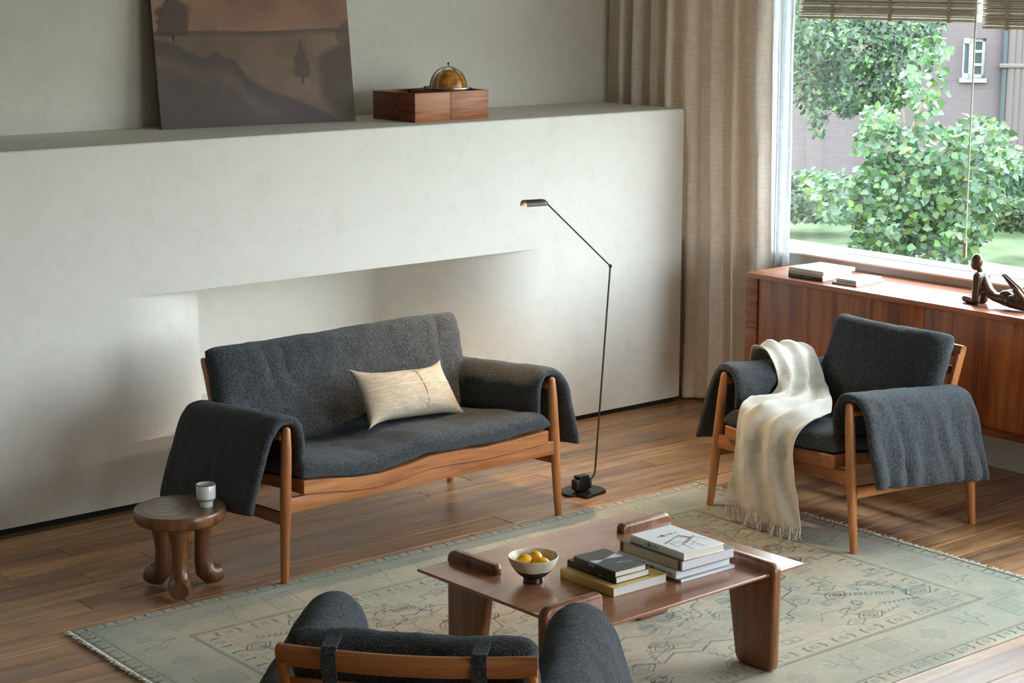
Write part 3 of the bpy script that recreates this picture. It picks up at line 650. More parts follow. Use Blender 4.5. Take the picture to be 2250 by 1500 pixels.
c_yel = plain('yellow_cloth', s2l(222, 192, 122), .7, ns=400, var=.06); c_dark = plain('dark_cover', s2l(58, 57, 54), .42); c_green = plain('blackgreen_cover', s2l(30, 34, 30), .45)
c_white = plain('white_cover', (.74, .75, .75), .35, var=.02); c_grey = plain('worn_jacket', s2l(96, 94, 88), .45, ns=25, var=.2); c_beige = plain('beige_jacket', s2l(186, 178, 158), .6); c_mag = plain('magazine_cover', s2l(160, 166, 168), .4, ns=12, var=.3)
m_ink = plain('ink', (.03, .03, .03), .6); m_grey = plain('grey_ink', (.22, .22, .2), .6); m_gold = plain('pale_ink', (.45, .43, .34), .6); m_wink = plain('white_ink', (.55, .57, .6), .6); m_br = plain('brown_ink', s2l(140, 100, 84), .6)
m_pgrey = plain('grey_pages', (.62, .62, .64), .8, ns=300); m_wh = plain('white_pages', (.72, .72, .75), .8, ns=300)
Gt = 'books on the coffee table'; Gs = 'books on the sideboard'
bk = book(3.871, 4.224, TZ+.0005, 0, .240, .266, .030, c_yel, 'large pale yellow hardback at the bottom of the smaller pile on the coffee table', Gt, m_pgrey)
strokes(14, .013, plain('yellow_ink', s2l(236, 220, 170), .6), bk, frame((-.0016, .238, .009), (0, -1, 0), (0, 0, 1)), 3)
bk = book(3.904, 4.249, TZ+.0305, 0, .150, .243, .024, c_green, 'black-green hardback in the middle of the smaller pile, pale marks on its spine', Gt)
strokes(5, .009, m_gold, bk, frame((-.0016, .085, .007), (0, -1, 0), (0, 0, 1)), 4, brush=True); strokes(14, .004, m_gold, bk, frame((-.0016, .17, .010), (0, -1, 0), (0, 0, 1)), 5)
bk = book(3.897, 4.246, TZ+.0545, -1.5, .136, .212, .021, c_dark, 'charcoal book with a white brush-like flower on its cover, topping the smaller pile', Gt)
# pale feathery flower printed across cover and spine
pr = B(); rr_ = np.random.RandomState(4)
RB = [0]
def ribbon(b_, pts, w0, z):
    RB[0] = (RB[0]+1) % 170; z = z+RB[0]*.000006
    for (x0, y0, wa), (x1, y1, wb) in zip(pts, pts[1:]):
        d = Vector((x1-x0, y1-y0)); d.normalize(); n_ = Vector((-d.y, d.x))
        b_.add([(x0+n_.x*wa, y0+n_.y*wa, z), (x0-n_.x*wa, y0-n_.y*wa, z), (x1-n_.x*wb, y1-n_.y*wb, z), (x1+n_.x*wb, y1+n_.y*wb, z)], [(0, 1, 2, 3)])
zt = .0213
for k in range(90):
    a = rr_.uniform(-.33, .30)+.08; r0, r1 = rr_.uniform(.002, .02), rr_.uniform(.050, .076); cx, cy = .058, .122
    dx, dy = math.cos(a), math.sin(a); r1 = min(r1, (.1335-cx)/dx)
    ribbon(pr, [(cx+dx*r0, cy+dy*r0, .0002), (cx+dx*r1*.75, cy+dy*r1*.75, .0006), (cx+dx*r1, cy+dy*r1, .0009)], 0, zt)
for k in range(70):
    a = rr_.uniform(-.42, .40); r1 = rr_.uniform(.030, .052); cx, cy = .050, .118; dx, dy = -math.cos(a), math.sin(a); ex = max(cx+dx*r1, .0005)
    ribbon(pr, [(cx, cy, .0003), (ex, cy+dy*r1, .0009)], 0, zt)
ribbon(pr, [(.040, .116, .0014), (.056, .121, .0012), (.085, .128, .0016)], 0, zt)
for k in range(18):
    yy = .117+rr_.uniform(-.017, .016); xx_ = -.0016-k*.000008; pr.add([(xx_, yy-.0006, .020), (xx_, yy+.0006, .020), (xx_, yy+.0008+rr_.uniform(-.004, .004), .008), (xx_, yy-.0006, .009)], [(0, 1, 2, 3)])
pr.obj('printed_flower', m_wink, bk, smooth=False)
strokes(3, .017, m_wink, bk, frame((.060, .060, .0213), (.9, -.15, 0), (.15, .9, 0)), 8, brush=True)
bk = book(4.142, 4.190, TZ+.0005, 0, .254, .296, .010, c_mag, 'thin grey magazine at the very bottom of the taller pile on the coffee table', Gt, m_wh, soft=True)
bk = book(4.134, 4.206, TZ+.0105, 0, .252, .285, .029, c_white, 'white book with black lettering along its spine, in the taller pile', Gt, m_wh, soft=True)
text('Watercolors by Finn Juhl', .0165, m_ink, bk, frame((-.0020, .272, .008), (0, -1, 0), (0, 0, 1)), bold=True); text('Anne-Louise Sommer', .007, m_grey, bk, frame((-.0020, .085, .011), (0, -1, 0), (0, 0, 1)))
text('ii', .012, m_grey, bk, frame((-.0020, .022, .009), (0, -1, 0), (0, 0, 1)))
bk = book(4.141, 4.186, TZ+.0395, 0, .250, .303, .036, c_grey, 'thick worn book with torn dark jacket and beige spine, second from top of taller pile', Gt, m_pgrey)
B().box(-.0026, .0006, .002, .300, .001, .0345, .0006).obj('spine', c_beige, bk, label='beige cloth spine')
e_ = B(); 
for yy in (.003, .284): e_ = B(); e_.box(-.0032, .0004, yy, yy+.014, .002, .034, .0004); e_.obj('spine_patch', plain('brown_tear', s2l(92, 70, 58), .7), bk, label='torn brown edge of the jacket')
bk = book(4.150, 4.186, TZ+.0755, -1.5, .186, .268, .026, c_white, 'white book with a drawing of a slender wooden chair, topping the taller pile', Gt)
zt = .0263
text('1 椅 ∩ 子 ∩', .018, m_ink, bk, frame((.050, .180, zt), (1, .02, 0), (-.02, 1, 0))); text('1 椅∩子∩', .017, m_ink, bk, frame((-.0016, .195, .006), (0, -1, 0), (0, 0, 1)))
strokes(12, .004, m_grey, bk, frame((-.0016, .255, .015), (0, -1, 0), (0, 0, 1)), 6); strokes(12, .004, m_grey, bk, frame((-.0016, .255, .009), (0, -1, 0), (0, 0, 1)), 7); strokes(12, .0045, m_grey, bk, frame((-.0016, .112, .011), (0, -1, 0), (0, 0, 1)), 9)
pr = B()
def ln(x0, y0, x1, y1, w_=.0012):
    f_ = lambda x, y: (.098+(x-.112)*1.22, .092+(y-.086)*1.28)
    ribbon(pr, [(*f_(x0, y0), w_), (*f_(x1, y1), w_*.7)], 0, zt)
# drawn chair, seen aslant
for a in ((.050, .105, .130, .138, .0030), (.130, .138, .150, .100, .0034), (.105, .080, .165, .112, .0032), (.060, .098, .100, .082, .0010), (.075, .105, .112, .088, .0010), (.118, .128, .142, .098, .0010), (.126, .130, .148, .100, .0010),
          (.085, .072, .140, .105, .0022), (.085, .072, .082, .028, .0014), (.125, .085, .124, .030, .0014), (.160, .108, .176, .062, .0013), (.062, .100, .056, .062, .0011), (.056, .062, .118, .092, .0009), (.100, .070, .122, .045, .0009), (.095, .055, .160, .088, .0009)): ln(*a)
pr.obj('printed_chair', m_br, bk, smooth=False)

# ------------------------------------------------------------------ bowl of lemons
bc = (3.771, 4.512, TZ)
def M_bowl():
    m, nt = new_mat('bowl_glaze'); v = coords(nt); s = N(nt, 'ShaderNodeSeparateXYZ'); L(nt, v, s.inputs[0])
    n = N(nt, 'ShaderNodeTexNoise', i_Scale=30.0, i_Detail=3.0); L(nt, v, n.inputs[0])
    a = N(nt, 'ShaderNodeMath', operation='MULTIPLY_ADD'); a.inputs[1].default_value = .006; L(nt, n.outputs[0], a.inputs[0]); L(nt, s.outputs['Z'], a.inputs[2])
    at_ = N(nt, 'ShaderNodeAttribute', attribute_name='Col')
    g = N(nt, 'ShaderNodeMath', operation='GREATER_THAN'); g.inputs[1].default_value = .050; L(nt, a.outputs[0], g.inputs[0])
    mxx = N(nt, 'ShaderNodeMath', operation='MAXIMUM'); L(nt, g.outputs[0], mxx.inputs[0]); L(nt, at_.outputs['Fac'], mxx.inputs[1])
    r = ramp(nt, [(.3, s2l(206, 196, 168)), (.7, s2l(228, 222, 204))]); L(nt, n.outputs[0], r.inputs[0])
    mx = N(nt, 'ShaderNodeMix', data_type='RGBA'); L(nt, mxx.outputs[0], mx.inputs[0]); mx.inputs[6].default_value = (*s2l(46, 32, 24), 1); L(nt, r.outputs[0], mx.inputs[7])
    p = N(nt, 'ShaderNodeBsdfPrincipled'); L(nt, mx.outputs[2], p.inputs['Base Color']); p.inputs['Roughness'].default_value = .3
    return finish(m, nt, p.outputs[0])
outp = [(.0, .004), (.028, .003), (.031, 0), (.034, .002), (.033, .012), (.032, .017), (.046, .026), (.062, .042), (.074, .060), (.0815, .078), (.0840, .0895)]
inp = [(.0825, .0905), (.0790, .080), (.071, .062), (.059, .044), (.043, .029), (.024, .022), (0.0, .021)]
bo = B().lathe(outp+inp, 64).obj('bowl', M_bowl(), loc=bc); tag(bo, 'footed stoneware bowl, cream rim over a dark brown base, holding three lemons', 'bowl')
ca = bo.data.color_attributes.new('Col', 'FLOAT_COLOR', 'POINT')
for i_, v_ in enumerate(bo.data.vertices):
    r_ = math.hypot(v_.co.x, v_.co.y); z_ = v_.co.z; inside = z_ > np.interp(r_, [0, .032, .046, .062, .074, .0815, .084], [.015, .0185, .0275, .0445, .063, .081, .090]) - .0005
    ca.data[i_].color = (1, 1, 1, 1) if inside else (0, 0, 0, 1)
def lemon(c, rot, label):
    prof = []; n = 16
    for k in range(n+1):
        a = math.pi*k/n; z = -math.cos(a)*.030; r_ = math.sin(a)*.0245
        if k in (0, n): r_ = 0; z *= 1.16
        if k in (1, n-1): r_ = .0045; z *= 1.12
        prof.append((r_, z))
    o = B().lathe(prof, 28).obj('lemon', M_lemon, loc=c, rot=rot); s_ = B().tube([(0, 0, .0345), (0, 0, .038)], [.0035, .0028], 8).obj('stem_end', plain('lemon_stem', s2l(110, 96, 40), .8), o)
    return tag(o, label, 'lemon', 'lemons in the bowl')
lemon((bc[0]-.027, bc[1]+.020, TZ+.069), (R(55), R(-20), R(60)), 'left and largest-looking lemon in the bowl')
lemon((bc[0]+.026, bc[1]+.022, TZ+.070), (R(75), R(10), R(-10)), 'lemon at the back of the bowl')
lemon((bc[0]+.006, bc[1]-.034, TZ+.066), (R(80), R(0), R(48)), 'front right lemon in the bowl')

# ------------------------------------------------------------------ stool and cup
SZ = .335; st = empty('stool', (3.335, 6.110, 0), 0, 'small round dark wooden stool on three foot-shaped legs, left of the sofa', 'stool')
m, nt = new_mat('stool_rings'); v = coords(nt); mp = N(nt, 'ShaderNodeMapping'); mp.inputs['Location'].default_value = (.06, -.01, 0); mp.inputs['Scale'].default_value = (1, .8, 0); L(nt, v, mp.inputs[0])
wv = N(nt, 'ShaderNodeTexWave', wave_type='RINGS', rings_direction='SPHERICAL', i_Scale=7.0, i_Distortion=2.5, i_Detail=3.0); wv.inputs['Detail Scale'].default_value = 1.2; L(nt, mp.outputs[0], wv.inputs[0])
r = ramp(nt, [(.1, s2l(104, 78, 58)), (.5, s2l(118, 90, 68)), (.9, s2l(128, 100, 78))]); L(nt, wv.outputs['Fac'], r.inputs[0]); p = N(nt, 'ShaderNodeBsdfPrincipled', i_Roughness=.3); L(nt, r.outputs[0], p.inputs['Base Color']); M_ring = finish(m, nt, p.outputs[0])
sr = .176
s_ = B().lathe([(0, SZ-.054), (.14, SZ-.054), (.163, SZ-.052), (.172, SZ-.045), (sr, SZ-.034), (sr, SZ-.010), (.173, SZ-.0035)], 72).obj('seat', M_stool, st)
B().lathe([(0, SZ-.004), (.165, SZ-.004), (.1728, SZ-.0036), (.1725, SZ-.0015), (.168, SZ), (.10, SZ-.0005), (0, SZ-.001)], 72).obj('seat_top', M_ring, st, label='flat top with wood rings')
for hd in (236, 116, -6):
    a = R(hd); d = Vector((math.cos(a), math.sin(a), 0)); f = lambda r_, z: tuple(d*r_+Vector((0, 0, z)))
    up_ = (-math.sin(a), math.cos(a), 0)
    B().tube([f(.100, SZ-.05), f(.098, .255), f(.090, .20), f(.086, .15), f(.088, .105), f(.096, .068), f(.116, .049), f(.142, .046), f(.158, .048)], [.044, .037, .031, .029, .033, .041, .045, .040, .035], 24, up=up_, rnd=False).obj('leg', M_stool, st)
    B()
cp = (3.418, 6.050, SZ)
cup = empty('cup', cp, 0, 'white ribbed porcelain cup with a narrow foot, on the stool', 'cup')
B().lathe([(0, .003), (.021, 0), (.0245, 0), (.0255, .002), (.0255, .020), (.034, .030), (.0365, .034), (.0370, .040), (.0378, .088), (.0368, .0895), (.0352, .088), (.0345, .04), (.030, .032), (0, .028)], 56).obj('body', M_cer, cup)
B().lathe([(.0376, .0865), (.0381, .0880), (.0377, .0897), (.0366, .0903), (.0356, .0895), (.0363, .0885)], 56, closed=True).obj('rim', plain('brown_rim', s2l(90, 84, 72), .4), cup, label='thin dark rim')
B().lathe([(.0256, .0205), (.0343, .0302), (.0368, .0335), (.0366, .0345), (.0338, .0312), (.0254, .0215)], 56, closed=True).obj('band', plain('grey_band', s2l(150, 150, 144), .5), cup, label='unglazed grey band')

# ------------------------------------------------------------------ floor lamp
lp = empty('floor_lamp', (5.44, 6.15, 0), 0, 'thin black jointed reading lamp standing on the floor right of the sofa', 'floor lamp')
LX = lambda u, v, y=6.15: Vector(at(u, v, 'y', y))-Vector((5.44, 6.15, 0))
pts = []; ra = .105
for k in range(48):
    a = 2*math.pi*k/48; x, y = ra*math.cos(a), ra*math.sin(a); x = max(x, -.072) if y < 0 else x; pts.append((x*1.0, max(y, -.078)))
pp = []
for q in pts:
    if not pp or (Vector(q)-Vector(pp[-1])).length > .004: pp.append(q)
B().prism(pp, 0, .012, 'xy', bev=.003, M=Matrix.Rotation(R(10), 4, 'Z')).obj('base', M_metal, lp)
M_r = Matrix.Translation((-.012, .0, 0)) @ Matrix.Rotation(R(0), 4, 'Z')
b_ = B(); b_.box(-.028, .028, -.020, .020, .012, .084, .001, M=M_r); b_.box(-.030, .030, -.021, .021, .081, .086, .0008, M=M_r); b_.obj('transformer', M_metal, lp)
for xa, xb in ((-.050, -.028), (.028, .044)): b_ = B(); b_.box(xa, xb, -.024, .018, .022, .073, .007, M=M_r, seg=3); b_.obj('coil_cover', M_bronze, lp)
foot = Vector((.038, 0, .060)); E1 = LX(1341, 584); H1 = LX(1201, 446)
B().tube([tuple(foot), (foot.x+.018, 0, .064), (foot.x+.030, 0, .082), (foot.x+.034, 0, .11), tuple(E1)], .0042, 10).obj('pole', M_bronze, lp)
B().ball(E1, .0085).obj('elbow_joint', M_metal, lp)
B().tube([tuple(E1), tuple(H1)], .0038, 10).obj('arm', M_bronze, lp)
B().ball(H1, .0075).obj('head_joint', M_metal, lp)
# half-tube shade
hd = empty('x', (0, 0, 0)) if False else None
sh = B(); c0 = H1+Vector((-.012, 0, -.004)); ax = Vector((-1, 0, .03)).normalized(); n = 18; rad = .024; Vs = []; Fs = []
for j, s_ in enumerate(np.linspace(0, .118, 8)):
    rr0 = rad*(1 if s_ > .006 else .85); c_ = c0+ax*s_
    for k in range(n+1):
        a = math.pi*(-.06+1.12*k/n)
        for r_ in (rr0, rr0-.0014): Vs.append(c_+Vector((0, math.cos(a)*r_, math.sin(a)*r_*1.0)))
m2 = 2*(n+1)
for j in range(7):
    for k in range(n):
        a = j*m2+2*k; Fs += [(a, a+2, a+m2+2, a+m2), (a+1, a+m2+1, a+m2+3, a+3)]
    Fs += [(j*m2, j*m2+m2, j*m2+m2+1, j*m2+1), (j*m2+2*n, j*m2+2*n+1, j*m2+m2+2*n+1, j*m2+m2+2*n)]
for k in range(n):
    a = 7*m2+2*k; Fs.append((a, a+1, a+3, a+2))
Fs.append(tuple(2*k for k in range(n+1)))
sh.V = [tuple(v) for v in Vs]; sh.F = Fs; sh.obj('shade', M_bronze, lp)
mb, nt = new_mat('lit_bulb'); em = N(nt, 'ShaderNodeEmission'); em.inputs[0].default_value = (1, .72, .42, 1); em.inputs[1].default_value = 40; finish(mb, nt, em.outputs[0])
bp = c0+ax*.070+Vector((0, 0, -.001))
B().tube([tuple(bp-ax*.014), tuple(bp+ax*.014)], .0055, 12, rnd=True).obj('bulb', mb, lp)
l = bpy.data.lights.new('bulb_light', 'SPOT'); l.energy = 36; l.color = (1, .70, .42); l.spot_size = R(140); l.spot_blend = .5; l.shadow_soft_size = .012
lo = bpy.data.objects.new('bulb_light', l); COL.objects.link(lo); lo.parent = lp; lo.location = bp+Vector((0, 0, -.012)); lo.rotation_euler = (0, R(0), 0)
# ------------------------------------------------------------------ things on the mantel ledge
def grid_attr(name, w_, h_, nx, ny, col, mat, parent=None, z=0):
    """flat sheet w_ x h_ in its own xy plane carrying a painted pattern (col: ny x nx x 3, linear)"""
    X, Y = np.meshgrid(np.linspace(0, w_, nx), np.linspace(0, h_, ny)); n = nx*ny
    co = np.stack([X.ravel(), Y.ravel(), np.full(n, z)], 1).astype('f4')
    i = np.arange(nx-1)[None, :]+np.arange(ny-1)[:, None]*nx; f = np.stack([i, i+1, i+nx+1, i+nx], -1).reshape(-1, 4)
    me = bpy.data.meshes.new(name); me.vertices.add(n); me.vertices.foreach_set('co', co.ravel())
    me.loops.add(f.size); me.loops.foreach_set('vertex_index', f.ravel().astype('i4')); me.polygons.add(len(f))
    me.polygons.foreach_set('loop_start', np.arange(0, f.size, 4, dtype='i4')); me.update(calc_edges=True); me.validate()
    ca = me.color_attributes.new('Col', 'FLOAT_COLOR', 'POINT'); ca.data.foreach_set('color', np.concatenate([col.reshape(-1, 3), np.ones((n, 1))], 1).astype('f4').ravel())
    me.materials.append(mat); o = bpy.data.objects.new(name, me); COL.objects.link(o)
    if parent: o.parent = parent
    return o
def painting():
    nx, ny = 380, 340; PW, PH = 1.02, .93
    X, Y = np.meshgrid(np.linspace(0, 1, nx), np.linspace(0, 1, ny)); asp = PW/PH   # Y up
    n = lambda s, f, o=4: noise2(X*asp, Y, s, f, o)
    c = lambda *a: np.array(s2l(*a)); mix = lambda a, b_, t: a*(1-t[..., None])+b_*t[..., None]; ss = lambda a, b_, x: (lambda t: t*t*(3-2*t))(np.clip((x-a)/(b_-a), 0, 1))
    hz = .485+.004*np.sin(X*9); sky = mix(c(176, 136, 112)+0*X[..., None], c(140, 104, 84)+0*X[..., None], np.clip(.5+.9*n(1, 3), 0, 1))
    sky = mix(sky, c(120, 84, 70)+0*X[..., None], ss(.62, 1.0, Y+.12*n(2, 4)))
    land = mix(c(122, 98, 82)+0*X[..., None], c(144, 116, 96)+0*X[..., None], np.clip(.5+.8*n(3, 5), 0, 1))
    land = mix(land, c(96, 82, 76)+0*X[..., None], ss(.04, 0, hz-Y)*.9)
    im = mix(sky, land, ss(.004, -.004, Y-hz))
    dark = c(88, 76, 74)+0*X[..., None]
    # foreground slope falling to the right
    slope = .44-.10*ss(0, .30, X)-.19*ss(.25, .65, X)-.16*ss(.6, 1.0, X)+.012*n(4, 14)
    slope = slope+.05*np.exp(-((X-.30)/.035)**2)+.05*np.exp(-((X-.38)/.05)**2)
    band = ss(.012, -.012, Y-slope); im = mix(im, dark, band*.85)
    glow = np.exp(-((Y-(slope-.10-.05*X))/.045)**2)*(.75+.4*n(5, 4)); im = mix(im, c(126, 106, 96)+0*X[..., None], np.clip(glow, 0, 1)*.7*ss(.95, .5, X))
    low = ss(.20, -.05, Y); im = mix(im, c(92, 80, 82)+0*X[..., None], low*.6*np.clip(.7+.8*n(6, 5), 0, 1))
    im = mix(im, c(112, 96, 90)+0*X[..., None], np.clip(n(7, 4)*1.2, 0, 1)*ss(.4, .2, Y)*.5)
    def tree(cx, cy, w_, h_, cone, col_, sd):
        nonlocal im
        t = (Y-cy)/h_; half = w_*np.clip(1-t, 0, 1)**(.8 if cone else .5)*np.clip(t*9, 0, 1)**.5*(1+.9*n(sd, 24, 4)); m_ = ((t > 0) & (t < 1))*ss(1.25, .70, np.abs(X-cx)/np.maximum(half, 1e-4)); im = mix(im, c(*col_)+0*X[..., None], m_*.85)
        tr = (np.abs(X-cx-.001*np.sin(Y*90)) < .003)*((Y < cy+.012) & (Y > cy-.030)); im = mix(im, c(40, 30, 28)+0*X[..., None], tr*1.0)
    tree(.095, .46, .105, .21, False, (88, 72, 66), 21); tree(.735, .235, .062, .19, True, (88, 76, 68), 25)
    right = ss(1.12, .80, np.hypot((X-.97)/.16, (Y-.22)/.19)+.25*n(9, 9)); im = mix(im, c(86, 72, 64)+0*X[..., None], right*.8)
    rt = ss(1.15, .8, np.hypot((X-1.02)/.09, (Y-.46)/.07)+.3*n(10, 12)); im = mix(im, c(96, 76, 66)+0*X[..., None], rt*.7)
    im = im*(1+.07*n(12, 60, 2)+.16*n(14, 5, 4))[..., None]*.80
    bl, br = at(355, 285, 'z', ZT), at(778, 265, 'z', ZT); ang = math.atan2(br[1]-bl[1], br[0]-bl[0])
    root = empty('painting', (bl[0], bl[1], ZT+.001), ang, 'large unframed brown landscape canvas leaning on the wall above the mantel', 'painting')
    M = Matrix.Rotation(R(90-7.5), 4, 'X')
    g = grid_attr('canvas_front', PW, PH, nx, ny, np.clip(im, 0, 1), attr_mat('oil_paint', .55, 900, .35, .001, .08)); g.parent = root; g.matrix_local = M @ Matrix.Translation((0, 0, .0008))
    B().box(0, PW, 0, PH, -.032, 0, .001, M=M).obj('canvas_edge', plain('canvas_edge', s2l(70, 44, 32), .6, ns=12, var=.5), root, label='dark stained side edge')
painting()

gc = at(983, 199, 'z', ZT+.145)
gb = empty('globe_case', (5.375, 7.34, ZT), R(1.5), 'open reddish wooden case on the mantel, a small amber globe in its right half', 'globe case')
def case(x0, x1, y0, y1, z1, nm, lid):
    t_ = .009; b_ = B()
    for ya, yb in ((y0, y0+t_), (y1-t_, y1)): B().box(x0, x1, ya, yb, 0, z1, .0012).obj(nm+'_side', M_gbox, gb)
    for xa, xb in ((x0-.0006, x0+t_), (x1-t_, x1+.0006)): B().box(xa, xb, y0+.001, y1-.001, 0, z1-.0004, .0012).obj(nm+'_end', M_gboxy_shade, gb)
    B().box(x0+t_, x1-t_, y0+t_, y1-t_, .002, .010, 0).obj(nm+'_bottom', M_gboxy_shade, gb)
    if lid: B().box(x0+t_, x1-t_, y0+t_, y1-t_, z1-.012, z1-.006, 0).obj(nm+'_deck', M_gboxy_shade, gb)
case(0, .222, 0, .345, .142, 'case_lid', False); case(.234, .478, .012, .345, .142, 'case_base', True)
b_ = B(); b_.box(-.0028, .0, .150, .168, .118, .141, .0006); b_.obj('catch', plain('dull_brass', s2l(120, 104, 76), .4, .8), gb)
b_ = B(); yc = .159
def star(b_, y, z, r0, pts_=8, flat=.6):
    P_ = [(-.0012, y+math.cos(2*math.pi*k/(pts_*2))*(r0 if k % 2 == 0 else r0*.55), z+math.sin(2*math.pi*k/(pts_*2))*(r0*flat if k % 2 == 0 else r0*.35)) for k in range(pts_*2)]
    b_.add(P_, [tuple(range(pts_*2))])
b_.box(-.0014, .0, yc-.026, yc+.026, .068, .090, .0004); b_.box(-.0014, .0, yc-.018, yc+.018, .048, .058, .0004); b_.obj('inlay_frame', plain('inlay_pale', s2l(150, 120, 90), .5), gb, label='pale inlaid border')
b_ = B(); b_.box(-.0022, -.001, yc-.023, yc+.023, .070, .088, .0003); b_.box(-.0022, -.001, yc-.016, yc+.016, .050, .056, .0003); b_.obj('inlay_plate', plain('inlay_dark', (.01, .012, .012), .4), gb)
b_ = B()
star(b_, yc, .079, .020); b_.add([(-.0026, yc-.013, .053), (-.0026, yc-.002, .050), (-.0026, yc-.002, .056)], [(0, 1, 2)]); b_.add([(-.0026, yc+.013, .053), (-.0026, yc+.002, .050), (-.0026, yc+.002, .056)], [(0, 1, 2)])
b_.V = [(-.0028, y, z) for _, y, z in b_.V]; b_.obj('inlay_star', plain('inlay_green', s2l(56, 70, 62), .4), gb)
lc = Vector((.353, .178, 0)); gr = .090
m, nt = new_mat('old_globe'); v = coords(nt); n = N(nt, 'ShaderNodeTexNoise', i_Scale=22.0, i_Detail=5.0); L(nt, v, n.inputs[0])
s_ = N(nt, 'ShaderNodeSeparateXYZ'); L(nt, v, s_.inputs[0])
r = ramp(nt, [(.35, s2l(150, 90, 30)), (.5, s2l(196, 130, 46)), (.66, s2l(214, 152, 66))]); L(nt, n.outputs[0], r.inputs[0])
a2 = N(nt, 'ShaderNodeMath', operation='ARCTAN2'); L(nt, s_.outputs['Y'], a2.inputs[0]); L(nt, s_.outputs['X'], a2.inputs[1])
k1 = N(nt, 'ShaderNodeMath', operation='MULTIPLY'); k1.inputs[1].default_value = 24/(2*math.pi); L(nt, a2.outputs[0], k1.inputs[0]); fr1 = N(nt, 'ShaderNodeMath', operation='FRACT'); L(nt, k1.outputs[0], fr1.inputs[0])
k2 = N(nt, 'ShaderNodeMath', operation='MULTIPLY'); k2.inputs[1].default_value = 50; L(nt, s_.outputs['Z'], k2.inputs[0]); fr2 = N(nt, 'ShaderNodeMath', operation='FRACT'); L(nt, k2.outputs[0], fr2.inputs[0])
mn = N(nt, 'ShaderNodeMath', operation='MINIMUM'); L(nt, fr1.outputs[0], mn.inputs[0]); L(nt, fr2.outputs[0], mn.inputs[1])
lt = N(nt, 'ShaderNodeMath', operation='LESS_THAN'); lt.inputs[1].default_value = .06; L(nt, mn.outputs[0], lt.inputs[0])
mx = N(nt, 'ShaderNodeMix', data_type='RGBA'); L(nt, lt.outputs[0], mx.inputs[0]); L(nt, r.outputs[0], mx.inputs[6]); mx.inputs[7].default_value = (*s2l(120, 74, 28), 1)
p = N(nt, 'ShaderNodeBsdfPrincipled', i_Roughness=.28); L(nt, mx.outputs[2], p.inputs['Base Color']); M_globe = finish(m, nt, p.outputs[0])
g_ = B().ball((0, 0, 0), gr, u=48, v=32).obj('globe', M_globe, gb, loc=(lc.x, lc.y, .150))
# keep only the half standing out of the case
B().lathe([(.094, .145), (.122, .145), (.123, .148), (.122, .152), (.094, .152)], 64, c=(lc.x, lc.y, 0), closed=True).obj('horizon_ring', M_steel, gb)
for a in (R(20), R(110)):
    pts = [(lc.x+math.cos(a)*.108*math.cos(t), lc.y+math.sin(a)*.108*math.cos(t), .146+.112*math.sin(t)) for t in np.linspace(0, math.pi, 33)]
    bb = B(); bb.beam(pts, .010, .0022, up=(-math.sin(a)*0, 0, .001) if False else (0, 0, 1)); 
    Vq = []; Fq = []; pr_ = Vector((-math.sin(a), math.cos(a), 0))
    for t in np.linspace(0, math.pi, 33):
        o_ = Vector((math.cos(a)*math.cos(t), math.sin(a)*math.cos(t), math.sin(t)))
        for rr0, sd in ((.107, -1), (.110, -1), (.110, 1), (.107, 1)): Vq.append(Vector((lc.x, lc.y, .146))+o_*rr0+pr_*sd*.0055)
    for i in range(32):
        for k in range(4): Fq.append((i*4+k, i*4+(k+1) % 4, (i+1)*4+(k+1) % 4, (i+1)*4+k))
    bb = B(); bb.V = Vq; bb.F = Fq; bb.obj('meridian_arc', M_steel, gb)
B().tube([(lc.x, lc.y, .254), (lc.x, lc.y, .268)], .0022, 8).ball((lc.x, lc.y, .270), .0055).obj('finial', M_metal, gb)
for dx in (-.088, .088):
    b_ = B(); b_.box(lc.x+dx*1.32-.016, lc.x+dx*1.32+.016, lc.y+.09*(-1 if dx > 0 else 1)*0-.009+.03, lc.y+.009+.03, .1415, .160, .005, seg=3); b_.obj('clamp', M_gbox, gb)
    z_ = .160; x_ = lc.x+dx*1.12; B().tube([(x_-.006, lc.y+.03, .146), (x_-.006, lc.y+.03, z_), (x_+.006, lc.y+.03, z_+.004), (x_+.006, lc.y+.03, .150)], .0012, 6).obj('hook', M_metal, gb)

# ------------------------------------------------------------------ sideboard
CX0, CX1, CY1, CY0, CZ0, CZ1 = 6.80, 7.285, 6.45, 4.05, .293, .853
sb = empty('sideboard', (0, 0, 0), 0, 'long rosewood sideboard fixed under the window, with flush doors', 'sideboard')
B().box(CX0-.004, CX1, CY0, CY1, CZ1-.026, CZ1, .002).obj('top', M_rosey, sb)
B().box(CX0-.002, CX1, CY0, CY1, CZ0, CZ0+.032, .002).obj('bottom_panel', wood('rosewood_low', s2l(50, 20, 12), s2l(96, 44, 28), s2l(130, 70, 44), 1, .35), sb)
M_stile = wood('rosewood_stile', s2l(70, 34, 18), s2l(132, 72, 40), s2l(168, 104, 62), 1, .4, 1.6)
for y0, y1 in ((CY1-.070, CY1), (CY0, CY0+.07)): B().box(CX0, CX1, y0, y1, CZ0+.032, CZ1-.026, .001).obj('side_panel', M_stile, sb)
B().box(CX0+.30, CX1-.01, CY0+.07, CY1-.07, CZ0+.032, CZ1-.026, 0).obj('back_panel', M_rose, sb)
ys = [CY1-.078, 5.327, 4.24, CY0+.075]
for k, (a, c) in enumerate(zip(ys[:-1], ys[1:])):
    o = B().box(CX0+.010, CX0+.028, c+.002, a-.002, CZ0+.034, CZ1-.029, .001).obj('door', None, sb)
    m = wood('rosewood_veneer_%d' % k, s2l(60, 28, 14), s2l(140, 76, 40), s2l(184, 114, 66), 2, .33, .55+.1*k, coat=.15); o.data.materials.append(m)
